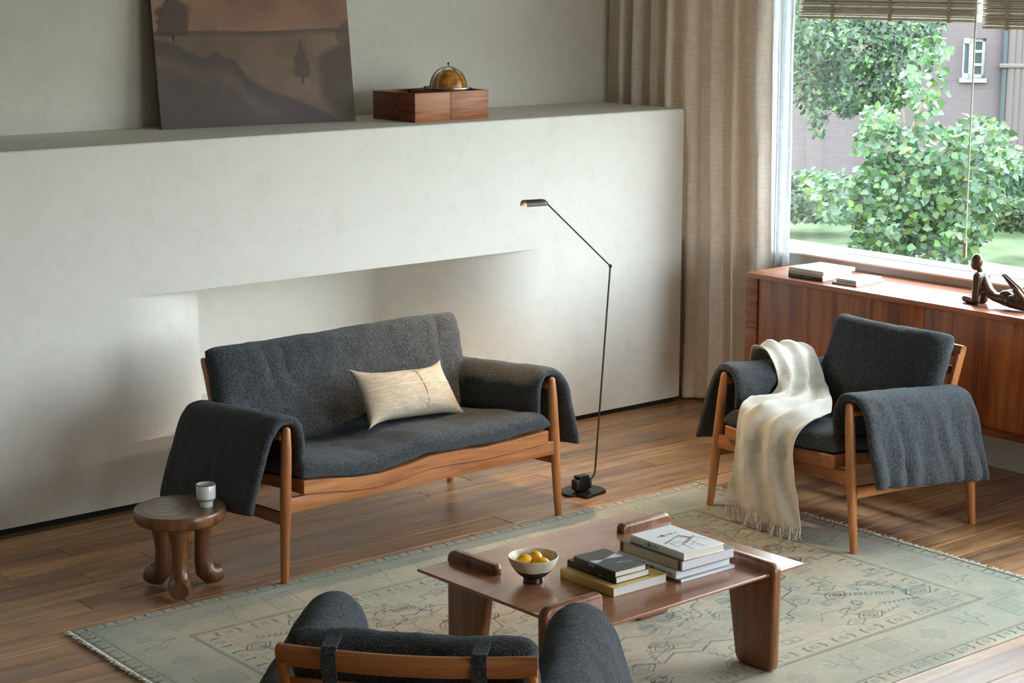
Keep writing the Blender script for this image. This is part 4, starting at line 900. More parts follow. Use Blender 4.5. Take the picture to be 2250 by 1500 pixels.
# books on it
zc = CZ1+.0005
bk = book(6.868, 6.000, zc, 1, .225, .222, .017, c_dark, 'dark-spined book at the bottom of the three-book pile on the sideboard', Gs, m_wh, soft=True)
strokes(5, .010, m_wink, bk, frame((-.0022, .205, .004), (0, -1, 0), (0, 0, 1)), 21, brush=True); strokes(5, .008, m_wink, bk, frame((-.0022, .115, .004), (0, -1, 0), (0, 0, 1)), 22, brush=True)
bk = book(6.865, 5.999, zc+.0175, 1, .222, .221, .013, c_beige, 'plain beige book in the middle of the three-book pile on the sideboard', Gs, m_wh, soft=True)
bk = book(6.864, 5.992, zc+.031, 0, .236, .228, .018, plain('cream_cover', (.72, .70, .66), .5, var=.02), 'off-white book topping the three-book pile on the sideboard, cover slightly lifted', Gs, m_wh, soft=True)
strokes(9, .009, m_grey, bk, frame((-.0022, .135, .004), (0, -1, 0), (0, 0, 1)), 23)
bk = book(6.872, 5.788, zc, 6, .235, .142, .012, plain('taupe_cover', s2l(176, 164, 148), .6), 'thin taupe notebook lying under another one on the sideboard', Gs, m_wh, soft=True)
bk = book(6.884, 5.800, zc+.0125, 3, .205, .120, .014, c_white, 'small white notebook with dark edges on top of the taupe one, on the sideboard', Gs, m_wh)
b_ = B(); b_.box(-.0026, .0006, -.0006, .1206, .0112, .0146, .0008); b_.box(-.0026, .0006, -.0006, .1206, -.0004, .0026, .0008); b_.obj('cover_edge', plain('navy_edge', s2l(40, 52, 66), .5), bk, label='dark blue edge')
strokes(3, .012, m_grey, bk, frame((.09, .05, .0142), (1, 0, 0), (0, 1, 0)), 24)

# carved figure lying on its front, propped on folded arms; runs out of the picture to the right
fg = empty('figurine', (6.955, 5.16, CZ1), R(-90), 'dark carved wooden reclining figure propped on its arms, on the sideboard by the window', 'figurine')
# local x runs along the body (towards the feet), y across, z up
b_ = B()
def cap(p, q, ra_, rb_, flat=1.0, up=None, n_=7):
    P_ = [tuple(Vector(p).lerp(Vector(q), k/n_)) for k in range(n_+1)]; b_.tube(P_, [ra_+(rb_-ra_)*k/n_ for k in range(n_+1)], 20, rnd=True, flat=flat, up=up)
HS = 1.0
b_.ball((.008, 0, .194), .031, (.95, .80, 1.18))                       # head
b_.ball((.002, 0, .178), .026, (.95, .80, 1.0))
cap((.022, 0, .165), (.034, 0, .140), .014, .017)                      # neck
cap((.040, -.026, .132), (.040, .026, .132), .0195, .0195)             # shoulders
for sy in (-1, 1):
    cap((.038, sy*.031, .132), (.034, sy*.031, .021), .0215, .0205)    # upper arm
    cap((.034, sy*.031, .0165), (-.040, sy*.012, .0175), .0180, .0165) # forearm
b_.tube([(.042, 0, .130), (.056, 0, .100), (.080, 0, .066), (.115, 0, .045), (.150, 0, .042), (.185, 0, .044), (.230, 0, .040), (.300, 0, .034)], [.026, .029, .028, .026, .031, .042, .038, .024], 24, up=(0, 1, 0), flat=.85, rnd=True)
for sy in (-1, 1):
    b_.ball((.186, sy*.018, .062), .027, (1.1, .9, .9))
    cap((.215, sy*.020, .040), (.300, sy*.020, .026), .030, .022)      # thigh
    cap((.300, sy*.018, .030), (.235, sy*.012, .090), .021, .016)      # calf folded back up
    cap((.240, sy*.010, .088), (.158, sy*.008, .152), .017, .006, flat=.55)
M_fig = wood('dark_carved_wood', s2l(34, 18, 10), s2l(70, 42, 26), s2l(98, 62, 38), 0, .22, .5, coat=.4)
o = b_.obj('carved_body', M_fig, fg, auto=False)
md = o.modifiers.new('fuse', 'REMESH'); md.mode = 'VOXEL'; md.voxel_size = .0028; md.use_smooth_shade = True
md = o.modifiers.new('soft', 'SMOOTH'); md.factor = .5; md.iterations = 5

# ------------------------------------------------------------------ curtains and blinds
def curtain(name, y0, y1, x0, n, amp, z0, z1, seed, nu, mat, T, label, cat, gather=0.0, flare=0.0):
    q = np.random.RandomState(seed); knots = np.cumsum(q.uniform(.6, 1.4, n+1)); knots = (knots-knots[0])/(knots[-1]-knots[0]); amps = q.uniform(.55, 1.15, n+1)
    def fn(U, V):
        ph = np.interp(U, knots, np.arange(n+1))*2*math.pi/1.0; am = np.interp(U, knots, amps)
        drift = .35*noise2(U*0+1, V*2.2, seed+5, 1.5)+.5*noise2(U*6, V*1.6, seed+6, 1)
        y = y0+(y1-y0)*U+flare*(1-V)**1.5*(U-.5)+.012*np.sin(ph*2+1)*(.6+.4*V)
        x = x0+amp*am*np.sin(ph+drift*1.6)+.25*amp*np.sin(ph*2.3+drift*4+seed)+.012*noise2(U*16, V*3, seed+7, 1)+.004*noise2(U*50, V*9, seed+9, 1)
        z = z0+(z1-z0)*V
        return np.stack([x, y, z], -1)
    o = cloth(name, fn, T, mat, nu=nu, nv=110, pu=200, pv=400, minT=1.0); return tag(o, label, cat)
curtain('curtain', 7.90, 6.68, 7.175, 8, .050, .012, 2.95, 12, 420, M_curt, .0015, 'floor-length beige linen curtain in deep folds between the mantel and the window', 'curtain', flare=-.14)
curtain('sheer_curtain', 6.74, 6.545, 7.215, 3, .018, .012, 2.95, 4, 120, M_sheer, .0008, 'thin white sheer curtain at the left edge of the window', 'sheer curtain', flare=-.05)
B().tube([(7.19, 7.92, 2.96), (7.19, .3, 2.96)], .012, 12).obj('curtain_rod', M_bronze); tag(bpy.data.objects['curtain_rod'], 'dark curtain rod along the top of the window wall', 'curtain rod')
M_slat = plain('blind_slat', s2l(232, 226, 214), .45, var=.02, ns=3); M_tape = linen('ladder_tape', s2l(206, 200, 180), .1); M_cord = plain('blind_cord', s2l(230, 226, 214), .7)
def blind(ya, yb, zb, tapes, label):
    rt = empty('window_blind', (7.215, (ya+yb)/2, zb), 0, label, 'blind', 'raised blinds at the window'); y0, y1 = yb-(ya+yb)/2, ya-(ya+yb)/2
    B().box(-.026, .026, y0, y1, 0, .013, .003).obj('bottom_rail', plain('blind_rail', s2l(214, 208, 192), .4, var=.02), rt)
    q = np.random.RandomState(int(zb*1000)); nsl = 32
    V = []; F = []
    for k in range(nsl):      # each slat of the stack; thin, slightly crowned
        z = .0165+k*.0080; jx, jt, jz = q.uniform(-.002, .002), q.uniform(-.0016, .0016), q.uniform(-.001, .001); b0 = len(V)
        for y in (y0, y1):
            for i in range(7):
                x = -.025+.05*i/6; cz = .0028*(1-(2*i/6-1)**2); V += [(x+jx, y, z+jz+cz+jt*(2*i/6-1)), (x+jx, y, z+jz+cz+jt*(2*i/6-1)+.0046)]
        for i in range(6):
            a = b0+2*i; F += [(a, a+2, a+16, a+14), (a+1, a+15, a+17, a+3)]
        F += [(b0, b0+14, b0+15, b0+1), (b0+12, b0+13, b0+27, b0+26)]
        for e_ in (0, 14): F.append(tuple([b0+e_+2*i for i in range(7)]+[b0+e_+2*i+1 for i in reversed(range(7))]))
    o = mk('slats', V, F, M_slat, rt, smooth=False); bm = bmesh.new(); bm.from_mesh(o.data); bmesh.ops.recalc_face_normals(bm, faces=bm.faces); bm.to_mesh(o.data); bm.free()
    B().box(-.028, .028, y0, y1, .0165+nsl*.0080, .0165+nsl*.0080+.055, .002).obj('head_rail', M_slat, rt)
    for ty in tapes:
        y = ty-(ya+yb)/2; V = []; F = []; 
        for sx in (-1,):
            for k in range(nsl*2+2):
                z = .002+k*.0040; x = -.0285-(.0035 if k % 2 else 0)
                V += [(x, y-.010, z), (x, y+.010, z), (x+.0012, y-.010, z), (x+.0012, y+.010, z)]
            for k in range(nsl*2+1): a = k*4; F += [(a, a+1, a+5, a+4), (a+2, a+6, a+7, a+3), (a, a+4, a+6, a+2), (a+1, a+3, a+7, a+5)]
        bb = B(); bb.V = V; bb.F = F; bb.box(-.030, .026, y-.010, y+.010, -.004, .0, .001); bb.obj('ladder_tape', M_tape, rt)
    return rt
yt = lambda u, v=30: at(u, v, 'x', 7.187)[1]
b1 = blind(6.50, yt(2146), 2.117, [yt(1829), yt(1955), yt(2085)], 'wide slatted blind raised at the top left of the window')
b2 = blind(yt(2158), 4.10, 2.090, [yt(2213, 40), 4.75, 4.3], 'slatted blind raised at the upper right corner, hanging slightly lower')
yc_ = yt(2149, 0); 
cdd = empty('blind_cord', (7.180, yc_, 2.35), 0, 'pale pull cord hanging in front of the window', 'cord')
B().tube([(0, 0, 0), (0, .001, -.6), (0, -.001, -1.235)], .0028, 8).tube([(0, .006, 0), (0, .004, -.6), (0, .001, -1.235)], .0022, 8).obj('cord', M_cord, cdd)
b_ = B(); b_.box(-.006, .006, -.0085, .0085, -1.335, -1.262, .003); b_.obj('tassel', plain('cord_tassel', s2l(184, 166, 146), .5), cdd, label='small wooden pull')
B().tube([(0, -.006, -1.262), (0, -.006, -1.245), (0, 0, -1.238), (0, .006, -1.245), (0, .006, -1.262)], .0022, 6).obj('tassel_loop', M_cord, cdd)

# ------------------------------------------------------------------ rug
def rug():
    X0, X1, Y0, Y1 = 2.775, 5.955, 3.755, 5.945; RW, RH = X1-X0, Y1-Y0; nx, ny = 1060, 730; sx, sy = (nx-1)/RW, (ny-1)/RH
    X, Y = np.meshgrid(np.linspace(0, RW, nx), np.linspace(0, RH, ny)); q = np.random.RandomState(5)
    C_ = lambda *a: np.array(s2l(*a)); base = C_(182, 175, 157); tan = C_(188, 170, 146); sea = C_(160, 164, 151); blue = C_(106, 124, 130); dk = C_(66, 58, 52); teal = C_(74, 116, 122); pale = C_(206, 206, 190)
    n1 = noise2(X, Y, 1, 2.2, 4)[..., None]; n2 = noise2(X, Y, 2, 5, 4)[..., None]; n3 = noise2(X, Y, 3, 60, 2)[..., None]; ab = noise2(X*.3, Y, 8, 14, 3)[..., None]
    im = base+(tan-base)*np.clip(n1*1.5, 0, .8)+(sea-base)*np.clip(-n1*1.6, 0, .75); im = im*(1+.10*n2+.05*ab+.10*n3)
    d = np.minimum(np.minimum(X, RW-X), np.minimum(Y, RH-Y))
    wb = (d > .065) & (d < .33); im[wb] = im[wb]*.75+(sea*.25)*(1+.2*n2[wb])
    def seg(x0, y0, x1, y1, w_, c, a=.8, fuzz=.0022):
        m_ = w_+fuzz*2; ia, ib = max(int((min(x0, x1)-m_)*sx), 0), min(int((max(x0, x1)+m_)*sx)+2, nx); ja, jb = max(int((min(y0, y1)-m_)*sy), 0), min(int((max(y0, y1)+m_)*sy)+2, ny)
        if ib <= ia or jb <= ja: return
        xx, yy = X[ja:jb, ia:ib], Y[ja:jb, ia:ib]; dx, dy = x1-x0, y1-y0; l2 = dx*dx+dy*dy+1e-9
        t = np.clip(((xx-x0)*dx+(yy-y0)*dy)/l2, 0, 1); ds = np.hypot(xx-x0-t*dx, yy-y0-t*dy); k = np.clip((w_+fuzz-ds)/fuzz, 0, 1)*a
        k = k*np.clip(1.0+1.0*n3[ja:jb, ia:ib, 0]+.8*n2[ja:jb, ia:ib, 0], .15, 1); im[ja:jb, ia:ib] = im[ja:jb, ia:ib]*(1-k[..., None])+c*k[..., None]
    def poly(pts, w_, c, a=.8, closed=False):
        pts = list(pts)+([pts[0]] if closed else [])
        for p, r_ in zip(pts, pts[1:]): seg(*p, *r_, w_, c, a)
    def blob(x, y, rx, ry, c, a=.5, p=2):
        m_ = max(rx, ry)*1.3; ia, ib = max(int((x-m_)*sx), 0), min(int((x+m_)*sx)+2, nx); ja, jb = max(int((y-m_)*sy), 0), min(int((y+m_)*sy)+2, ny)
        if ib <= ia or jb <= ja: return
        k = np.clip((1-((np.abs(X[ja:jb, ia:ib]-x)/rx)**p+(np.abs(Y[ja:jb, ia:ib]-y)/ry)**p))*3, 0, 1)*a*np.clip(.8+1.4*n3[ja:jb, ia:ib, 0], .1, 1); im[ja:jb, ia:ib] = im[ja:jb, ia:ib]*(1-k[..., None])+c*k[..., None]
    # border lines
    for dd, w_, c, a in ((.062, .0022, C_(112, 116, 104), .75), (.069, .004, sea*.8, .5), (.325, .003, C_(104, 112, 108), .75), (.335, .002, dk, .45), (.415, .0015, C_(120, 112, 96), .4)):
        poly([(dd, dd), (RW-dd, dd), (RW-dd, RH-dd), (dd, RH-dd)], w_, c, a, True)
    # bracket-and-rosette guard stripes, outer (d=.033) and inner (d=.375)
    def along(dd, fn, step):
        for L_, mp in ((RW, lambda t: (t, dd, 1, 0)), (RW, lambda t: (t, RH-dd, 1, 0)), (RH, lambda t: (dd, t, 0, 1)), (RH, lambda t: (RW-dd, t, 0, 1))):
            n_ = int((L_-2*dd)/step)
            for k in range(n_): t = dd+(k+.5)*(L_-2*dd)/n_; x, y, tx, ty = mp(t); fn(x, y, tx, ty, k)
    def guard(s_):
        def f(x, y, tx, ty, k):
            g = lambda a, b_: (x+tx*a-ty*b_, y+ty*a+tx*b_); blob(x, y, .021*s_, .017*s_, blue, .55, 3); blob(x, y, .009*s_, .008*s_, pale, .4)
            for sgn in (-1, 1):
                h_ = .021*s_; poly([g(sgn*.036*s_, -h_), g(sgn*.044*s_, -h_*.9), g(sgn*.040*s_, h_*.8), g(sgn*.032*s_, h_)], .0012, dk, .75); poly([g(sgn*.050*s_, -h_*.7), g(sgn*.046*s_, h_)], .0012, dk, .7)
        return f
    along(.033, guard(.82), .118); along(.375, guard(1.0), .150)
    # wide border: faint branches, hatched lozenges
    def motif(x, y, tx, ty, k):
        g = lambda a, b_: (x+tx*a-ty*b_, y+ty*a+tx*b_); m_ = k % 3
        if m_ == 0:
            for i in range(-6, 7):
                for j in range(-4, 5):
                    if abs(i)/7+abs(j)/5 < 1: p = g(i*.010+.005*(j % 2), j*.013); blob(*p, .0042, .0050, blue, .55)
        elif m_ == 1:
            p = g(0, 0); 
            for sgn in (-1, 1):
                poly([g(0, -.07), g(.010*sgn, -.02), g(.035*sgn, .01), g(.030*sgn, .05), g(.05*sgn, .075)], .0026, teal, .42)
                poly([g(.035*sgn, .01), g(.065*sgn, .0), g(.075*sgn, .03)], .0022, teal, .38); blob(*g(.07*sgn, .04), .009, .007, blue, .4)
            blob(*g(0, .03), .012, .014, tan*.8, .4)
        else:
            for i in range(7): poly([g(-.05+i*.014, -.06), g(-.035+i*.014, .06)], .0022, blue if i % 2 else teal, .38)
            poly([g(-.06, -.075), g(.06, -.075), g(.075, .075), g(-.045, .075)], .0014, dk, .4, True)
    along(.20, motif, .215)
    # field
    fx0, fx1, fy0, fy1 = .43, RW-.43, .43, RH-.43; cx, cy = RW/2, RH/2
    def zig(pts, amp, n_, c, w_=.0016, a=.7):
        for (ax_, ay), (bx_, by) in zip(pts, pts[1:]):
            L_ = math.hypot(bx_-ax_, by-ay); m_ = max(1, int(L_/n_)); ux, uy = (bx_-ax_)/L_, (by-ay)/L_; P_ = []
            for k in range(m_+1):
                P_.append((ax_+ux*L_*k/m_, ay+uy*L_*k/m_)); 
                if k < m_: t = (k+.5)/m_; P_.append((ax_+ux*L_*t-uy*amp*(1 if k % 2 else -1), ay+uy*L_*t+ux*amp*(1 if k % 2 else -1)))
            poly(P_, w_, c, a)
    med = [(cx-.95, cy), (cx-.55, cy+.47), (cx+.55, cy+.47), (cx+.95, cy), (cx+.55, cy-.47), (cx-.55, cy-.47), (cx-.95, cy)]
    zig(med, .024, .085, dk, .0018, .8); zig([(cx+(x-cx)*.93, cy+(y-cy)*.90) for x, y in med], .020, .085, teal, .0022, .5); zig([(cx+(x-cx)*.5, cy+(y-cy)*.52) for x, y in med], .018, .07, dk, .0016, .7)
    def rosette(x, y, r_, c):
        for k in range(8): a = k*math.pi/4; blob(x+math.cos(a)*r_, y+math.sin(a)*r_, r_*.42, r_*.42, c, .75)
        blob(x, y, r_*.35, r_*.35, pale, .6)
    def comb(x, y, a, n_, c):
        ux, uy = math.cos(a), math.sin(a); poly([(x, y), (x+ux*.022*n_, y+uy*.022*n_)], .0024, c, .7)
        for k in range(n_): px_, py_ = x+ux*.022*k, y+uy*.022*k; poly([(px_, py_), (px_-uy*.02+ux*.008, py_+ux*.02+uy*.008)], .0022, c, .7)
    def hexa(x, y, r_, a, c):
        P_ = [(x+math.cos(a+k*math.pi/3)*r_*(1.5 if k % 3 == 0 else 1), y+math.sin(a+k*math.pi/3)*r_) for k in range(6)]; poly(P_, .0014, c, .75, True); poly([(x+(u-x)*.6, y+(v-y)*.6) for u, v in P_], .0013, c, .6, True); blob(x, y, r_*.5, r_*.4, blue, .35)
    def lozrow(x, y, a, n_):
        for k in range(n_): px_, py_ = x+math.cos(a)*.042*k, y+math.sin(a)*.042*k; poly([(px_-.02, py_), (px_, py_+.016), (px_+.02, py_), (px_, py_-.016)], .0013, dk, .75, True); blob(px_, py_, .010, .008, blue if k % 2 else tan*.8, .6)
    for sx_ in (-1, 1):
        for sy_ in (-1, 1):
            X_ = lambda v: cx+sx_*v; Y_ = lambda v: cy+sy_*v
            comb(X_(1.09), Y_(.60), math.atan2(-sy_*.25, -sx_), 8, teal); comb(X_(1.12), Y_(.52), math.atan2(-sy_, -sx_*.25), 7, teal); lozrow(X_(1.05), Y_(.50), math.atan2(-sy_*.6, -sx_), 6)
            rosette(X_(.86), Y_(.50), .020, teal); rosette(X_(.80), Y_(.24), .017, blue)
            poly([(X_(.78), Y_(.62)), (X_(.74), Y_(.55)), (X_(.80), Y_(.52)), (X_(.66), Y_(.50)), (X_(.60), Y_(.56))], .0015, dk, .75)
    for k in range(430):
        x, y = q.uniform(fx0, fx1), q.uniform(fy0, fy1); t = q.randint(9); a = q.uniform(0, 6.3); c = [dk*1.5, blue, teal, blue*.8, tan*.62][q.randint(5)]
        if t == 0: rosette(x, y, q.uniform(.008, .016), c)
        elif t == 1: hexa(x, y, q.uniform(.026, .05), q.choice([0, .3]), dk)
        elif t == 2: zig([(x, y), (x+.12*math.cos(a), y+.12*math.sin(a))], .008, .014, c, .0016, .75)
        elif t == 3:
            for j in range(6): seg(x+j*.011, y, x+j*.011+.006, y+.03, .0015, c, .65)
        elif t == 4: blob(x, y, q.uniform(.015, .04), q.uniform(.008, .02), c, .45, 3); poly([(x-.04, y-.018), (x+.04, y-.018), (x+.045, y+.02), (x-.035, y+.02)], .0013, dk, .6, True)
        elif t == 5: poly([(x, y), (x+.05, y+.01), (x+.05, y+.05), (x+.10, y+.06), (x+.10, y+.02), (x+.15, y+.03)], .0014, dk, .65)
        elif t == 6:
            for j in range(5): b_ = a+j*1.256; seg(x, y, x+.028*math.cos(b_), y+.028*math.sin(b_), .0020, c, .6)
        elif t == 7: blob(x, y, .03, .018, [sea*.8, tan*.8, blue][q.randint(3)], .45, 4)
        else: poly([(x-.05, y), (x, y+.03), (x+.05, y), (x, y-.03)], .0014, dk, .6, True); blob(x, y, .022, .012, blue, .4)
    im = im*(1+.05*noise2(X*2.0, Y*60, 30, 3, 2)[..., None]); im = np.clip(im*1.06, 0, 1)
    rt = empty('rug', (X0, Y0, 0), 0, 'large faded grey-green patterned rug with fringed short ends, under the coffee table', 'rug')
    g = grid_attr('pile', RW, RH, nx, ny, im, attr_mat('wool_rug', .95, 380, .6, .002, .16, .1), rt, z=.008)
    co = np.empty(nx*ny*3, 'f4'); g.data.vertices.foreach_get('co', co); co = co.reshape(-1, 3)
    wave = .010*noise2(X[..., None]*.9, Y[..., None]*.9, 44, 2, 2)[..., 0]; edge = np.clip(d/.02, 0, 1)**.5
    co[:, 1] += (wave*np.clip(np.minimum(Y, RH-Y)/.3, 0, 1)*0+.010*noise2(X*.8, Y*0, 45, 1.3, 2)).ravel(); co[:, 0] += (.010*noise2(X*0, Y*.9, 46, 1.3, 2)).ravel()
    co[:, 2] = (.0005+.0075*edge).ravel(); g.data.vertices.foreach_set('co', co.ravel()); g.data.update(); g.data.polygons.foreach_set('use_smooth', [True]*len(g.data.polygons))
    for sx_, xe in ((-1, 0), (1, RW)):
        bb = B()
        for k in range(620):
            y = RH*(k+.5)/620; ox = .010*float(noise2(np.array([[0.]]), np.array([[y*.9]]), 46, 1.3, 2)[0, 0]); p = np.array([xe+ox-sx_*.004, y, .006]); l_ = q.uniform(.012, .030); jy = q.uniform(-.012, .012); pts = [tuple(p)]
            for s_ in range(3): p = p+np.array([sx_*l_/3, jy/3+q.uniform(-.002, .002), q.uniform(-.001, .0028)]); p[2] = max(.0022, p[2]); pts.append(tuple(p))
            bb.tube(pts, [.0022, .0024, .002, .0014], 4)
        tag(bb.obj('fringe', plain('rug_fringe', s2l(200, 198, 180), .9), rt, auto=False), kind='stuff')
rug()

# ------------------------------------------------------------------ garden and house outside
GZ = -.80
def gpt(u, v, z=GZ): return at(u, v, 'z', z)
m, nt = new_mat('lawn'); v = coords(nt); n1 = N(nt, 'ShaderNodeTexNoise', i_Scale=2.5, i_Detail=6.0); L(nt, v, n1.inputs[0])
r = ramp(nt, [(.3, s2l(61, 80, 48)), (.5, s2l(80, 99, 63)), (.7, s2l(100, 113, 78))]); L(nt, n1.outputs[0], r.inputs[0]); p = N(nt, 'ShaderNodeBsdfPrincipled', i_Roughness=.9); L(nt, r.outputs[0], p.inputs['Base Color'])
n2 = N(nt, 'ShaderNodeTexNoise', i_Scale=60.0, i_Detail=4.0); L(nt, v, n2.inputs[0]); L(nt, bump(nt, n2.outputs[0], 1, .03), p.inputs['Normal']); M_lawn = finish(m, nt, p.outputs[0])
o = mk('lawn', [(7.8, -12, GZ), (70, -12, GZ), (70, 60, GZ), (7.8, 60, GZ), (7.8, -12, GZ-.3), (70, -12, GZ-.3), (70, 60, GZ-.3), (7.8, 60, GZ-.3)], [(0, 1, 2, 3), (4, 7, 6, 5), (0, 4, 5, 1), (1, 5, 6, 2), (2, 6, 7, 3), (3, 7, 4, 0)], M_lawn, smooth=False); tag(o, 'mown green lawn outside the window', 'lawn', kind='stuff')
# paved path crossing the lawn
pa = [gpt(1640, 530), gpt(1870, 560), gpt(2060, 560), gpt(2330, 606)]; pb = [gpt(1640, 552), gpt(1870, 590), gpt(2060, 590), gpt(2330, 650)]
V = [(*p[:2], GZ+.02) for p in pa]+[(*p[:2], GZ+.02) for p in pb]; V += [(x, y, GZ+.001) for x, y, _ in V]; n = 4
F = [(i, i+1, n+i+1, n+i) for i in range(3)]+[(i, 2*n+i, 2*n+i+1, i+1) for i in range(3)]+[(n+i, n+i+1, 3*n+i+1, 3*n+i) for i in range(3)]+[(0, n, 3*n, 2*n), (n-1, 3*n-1, 4*n-1, 2*n-1)]
o = mk('garden_path', V, F, plain('path_stone', s2l(104, 100, 92), .85, ns=3, var=.12), smooth=False); tag(o, 'pale stone path crossing the lawn outside the window', 'path')
# house: plane 27 m away, facing the room
HD = 27.0; hdir = np.array([math.cos(R(38)), math.sin(R(38)), 0]); hrt = np.array([math.sin(R(38)), -math.cos(R(38)), 0])
hrot = math.atan2(hrt[1], hrt[0])
def hp(u, v):          # photo point -> (along, z) on the front
    d = _F*FPX+_R*(u-1125)+_U*(750-v); t = HD/(d@hdir); p = np.array([0, 0, H])+d*t; return float(p@hrt), float(p[2])
house = empty('house', tuple(hdir*HD), hrot, 'grey-brown tiled house wall with a small white window across the lawn', 'house')
m, nt = new_mat('house_tiles'); v = coords(nt); mp = N(nt, 'ShaderNodeMapping'); mp.inputs['Rotation'].default_value = (R(90), 0, 0); L(nt, v, mp.inputs[0])
bk_ = N(nt, 'ShaderNodeTexBrick', i_Scale=1.0); L(nt, mp.outputs[0], bk_.inputs[0])
bk_.inputs['Color1'].default_value = (*s2l(86, 77, 78), 1); bk_.inputs['Color2'].default_value = (*s2l(81, 73, 74), 1); bk_.inputs['Mortar'].default_value = (*s2l(94, 86, 86), 1)
bk_.inputs['Mortar Size'].default_value = .003; bk_.inputs['Brick Width'].default_value = .13; bk_.inputs['Row Height'].default_value = .036; bk_.inputs['Mortar Smooth'].default_value = .5
n = N(nt, 'ShaderNodeTexNoise', i_Scale=.5, i_Detail=4.0); L(nt, v, n.inputs[0]); rr_ = ramp(nt, [(.3, (.88, .88, .9)), (.7, (1.08, 1.06, 1.05))]); L(nt, n.outputs[0], rr_.inputs[0])
mx = N(nt, 'ShaderNodeMix', data_type='RGBA', blend_type='MULTIPLY'); mx.inputs[0].default_value = 1; L(nt, bk_.outputs[0], mx.inputs[6]); L(nt, rr_.outputs[0], mx.inputs[7])
p = N(nt, 'ShaderNodeBsdfPrincipled', i_Roughness=.8); L(nt, mx.outputs[2], p.inputs['Base Color']); M_house = finish(m, nt, p.outputs[0])
(x0, z1), (x1, z0) = hp(2117, 84), hp(2163, 172)
xc0, xc1 = hp(2206, 100)[0], hp(2260, 100)[0]
b_ = B(); ZH = 3.6; XLh, XRh = -9.0, 6.5
b_.box(XLh, x0, 0, .3, GZ, ZH, 0); b_.box(x1, XRh, 0, .3, GZ, ZH, 0); b_.box(x0, x1, 0, .3, GZ, z0, 0); b_.box(x0, x1, 0, .3, z1, ZH, 0); b_.box(XLh, XRh, .3, 4, GZ, ZH-.2, 0)
b_.obj('wall', M_house, house, smooth=False)
M_hw = plain('house_window_white', (.31, .32, .32), .5); M_hg = plain('dark_glass', s2l(58, 72, 72), .15)
w_ = .05; b_ = B()
for a in ((x0, x0+w_, z0, z1), (x1-w_, x1, z0, z1), (x0, x1, z0, z0+w_), (x0, x1, z1-w_, z1)): b_.box(a[0], a[1], .06, .12, a[2], a[3], .004)
for k in (1, 2): zz = z0+(z1-z0)*k/3; b_.box(x0, x1, .07, .11, zz-.02, zz+.02, .003)
f = b_.obj('window', M_hw, house); B().box(x0+w_, x1-w_, .09, .095, z0+w_, z1-w_, 0).obj('pane', M_hg, f, smooth=False)
M2 = Matrix.Translation((x0, .06, 0)) @ Matrix.Rotation(R(-62), 4, 'Z'); wo = (x1-x0)*.92; b_ = B()
for a in ((0, w_*1.3, z0, z1), (wo-w_*1.3, wo, z0, z1), (0, wo, z0, z0+.07), (0, wo, z1-.07, z1)): b_.box(a[0], a[1], -.025, .025, a[2], a[3], .004, M=M2)
f = b_.obj('window_sash', M_hw, house, label='white sash standing open'); B().box(w_, wo-w_, -.003, .003, z0+.07, z1-.07, 0, M=M2).obj('pane', M_hg, f, smooth=False)
B().box(x0-.03, x1+.03, -.05, .1, z0-.06, z0, .005).obj('sill', M_hw, house)
for u_, r_ in ((2207, .045), (2222, .065), (2236, .065), (2250, .065), (2264, .065)):
    x = hp(u_, 150)[0]; B().tube([(x, -.09, GZ), (x, -.09, ZH)], r_, 14).obj('drainpipe', plain('drainpipe', s2l(80, 71, 69) if r_ > .05 else s2l(50, 57, 62), .6, var=.03), house)
xs_ = hp(2203, 150)[0]; b_ = B(); zz = hp(2220, 148)[1]; b_.box(xs_-.05, xs_+1.6, -.17, -.01, zz, zz+.06, .01); b_.obj('pipe_bracket', plain('pipe_bracket', s2l(84, 77, 74), .6), house)

def leaf_mesh(name, pts, nrm, size, shape, cols, parent=None, mat=None, seed=0, droop=.5):
    """one mesh of many leaves: pts (n,3), nrm bias direction; each leaf its own tilt, size and green"""
    q = np.random.RandomState(seed); V = []; F = []; C = []; T = np.array(shape, float)
    for p in pts:
        a = q.uniform(0, 6.283); n_ = np.array(nrm)+q.randn(3)*.75; n_ /= np.linalg.norm(n_); t = np.array([math.cos(a), math.sin(a), -droop+q.uniform(-.4, .3)]); t -= n_*(t@n_); t /= np.linalg.norm(t)+1e-9; b_ = np.cross(n_, t)
        s_ = size*q.uniform(.6, 1.2); k = len(V)
        for x, y in T: V.append(p+t*x*s_+b_*y*s_+n_*(-.28*abs(y)-.12*x*x)*s_*-1)
        m_ = len(T); F += [tuple(k+i for i in range(m_//2+1)), (k,)+tuple(k+i for i in range(m_//2, m_))]; c = cols[q.randint(len(cols))]; c = [min(1, x_*q.uniform(.8, 1.2)) for x_ in c]; C += [(*c, 1)]*m_
    o = mk(name, V, F, mat, parent, smooth=False); ca = o.data.color_attributes.new('Col', 'FLOAT_COLOR', 'POINT'); ca.data.foreach_set('color', np.array(C, 'f4').ravel()); return o
def leaf_mat(name, gloss=.45, tr=.30):
    m, nt = new_mat(name); a = N(nt, 'ShaderNodeAttribute', attribute_name='Col'); p = N(nt, 'ShaderNodeBsdfPrincipled', i_Roughness=gloss); L(nt, a.outputs['Color'], p.inputs['Base Color']); t = N(nt, 'ShaderNodeBsdfTranslucent'); L(nt, a.outputs['Color'], t.inputs[0])
    mx = N(nt, 'ShaderNodeMixShader'); mx.inputs[0].default_value = tr; L(nt, p.outputs[0], mx.inputs[1]); L(nt, t.outputs[0], mx.inputs[2]); return finish(m, nt, mx.outputs[0])
M_leaf = leaf_mat('leaf'); M_bark = plain('bark', s2l(120, 108, 88), .85, ns=20, var=.2); M_dbark = plain('dark_bark', s2l(70, 62, 52), .85, ns=20, var=.2)
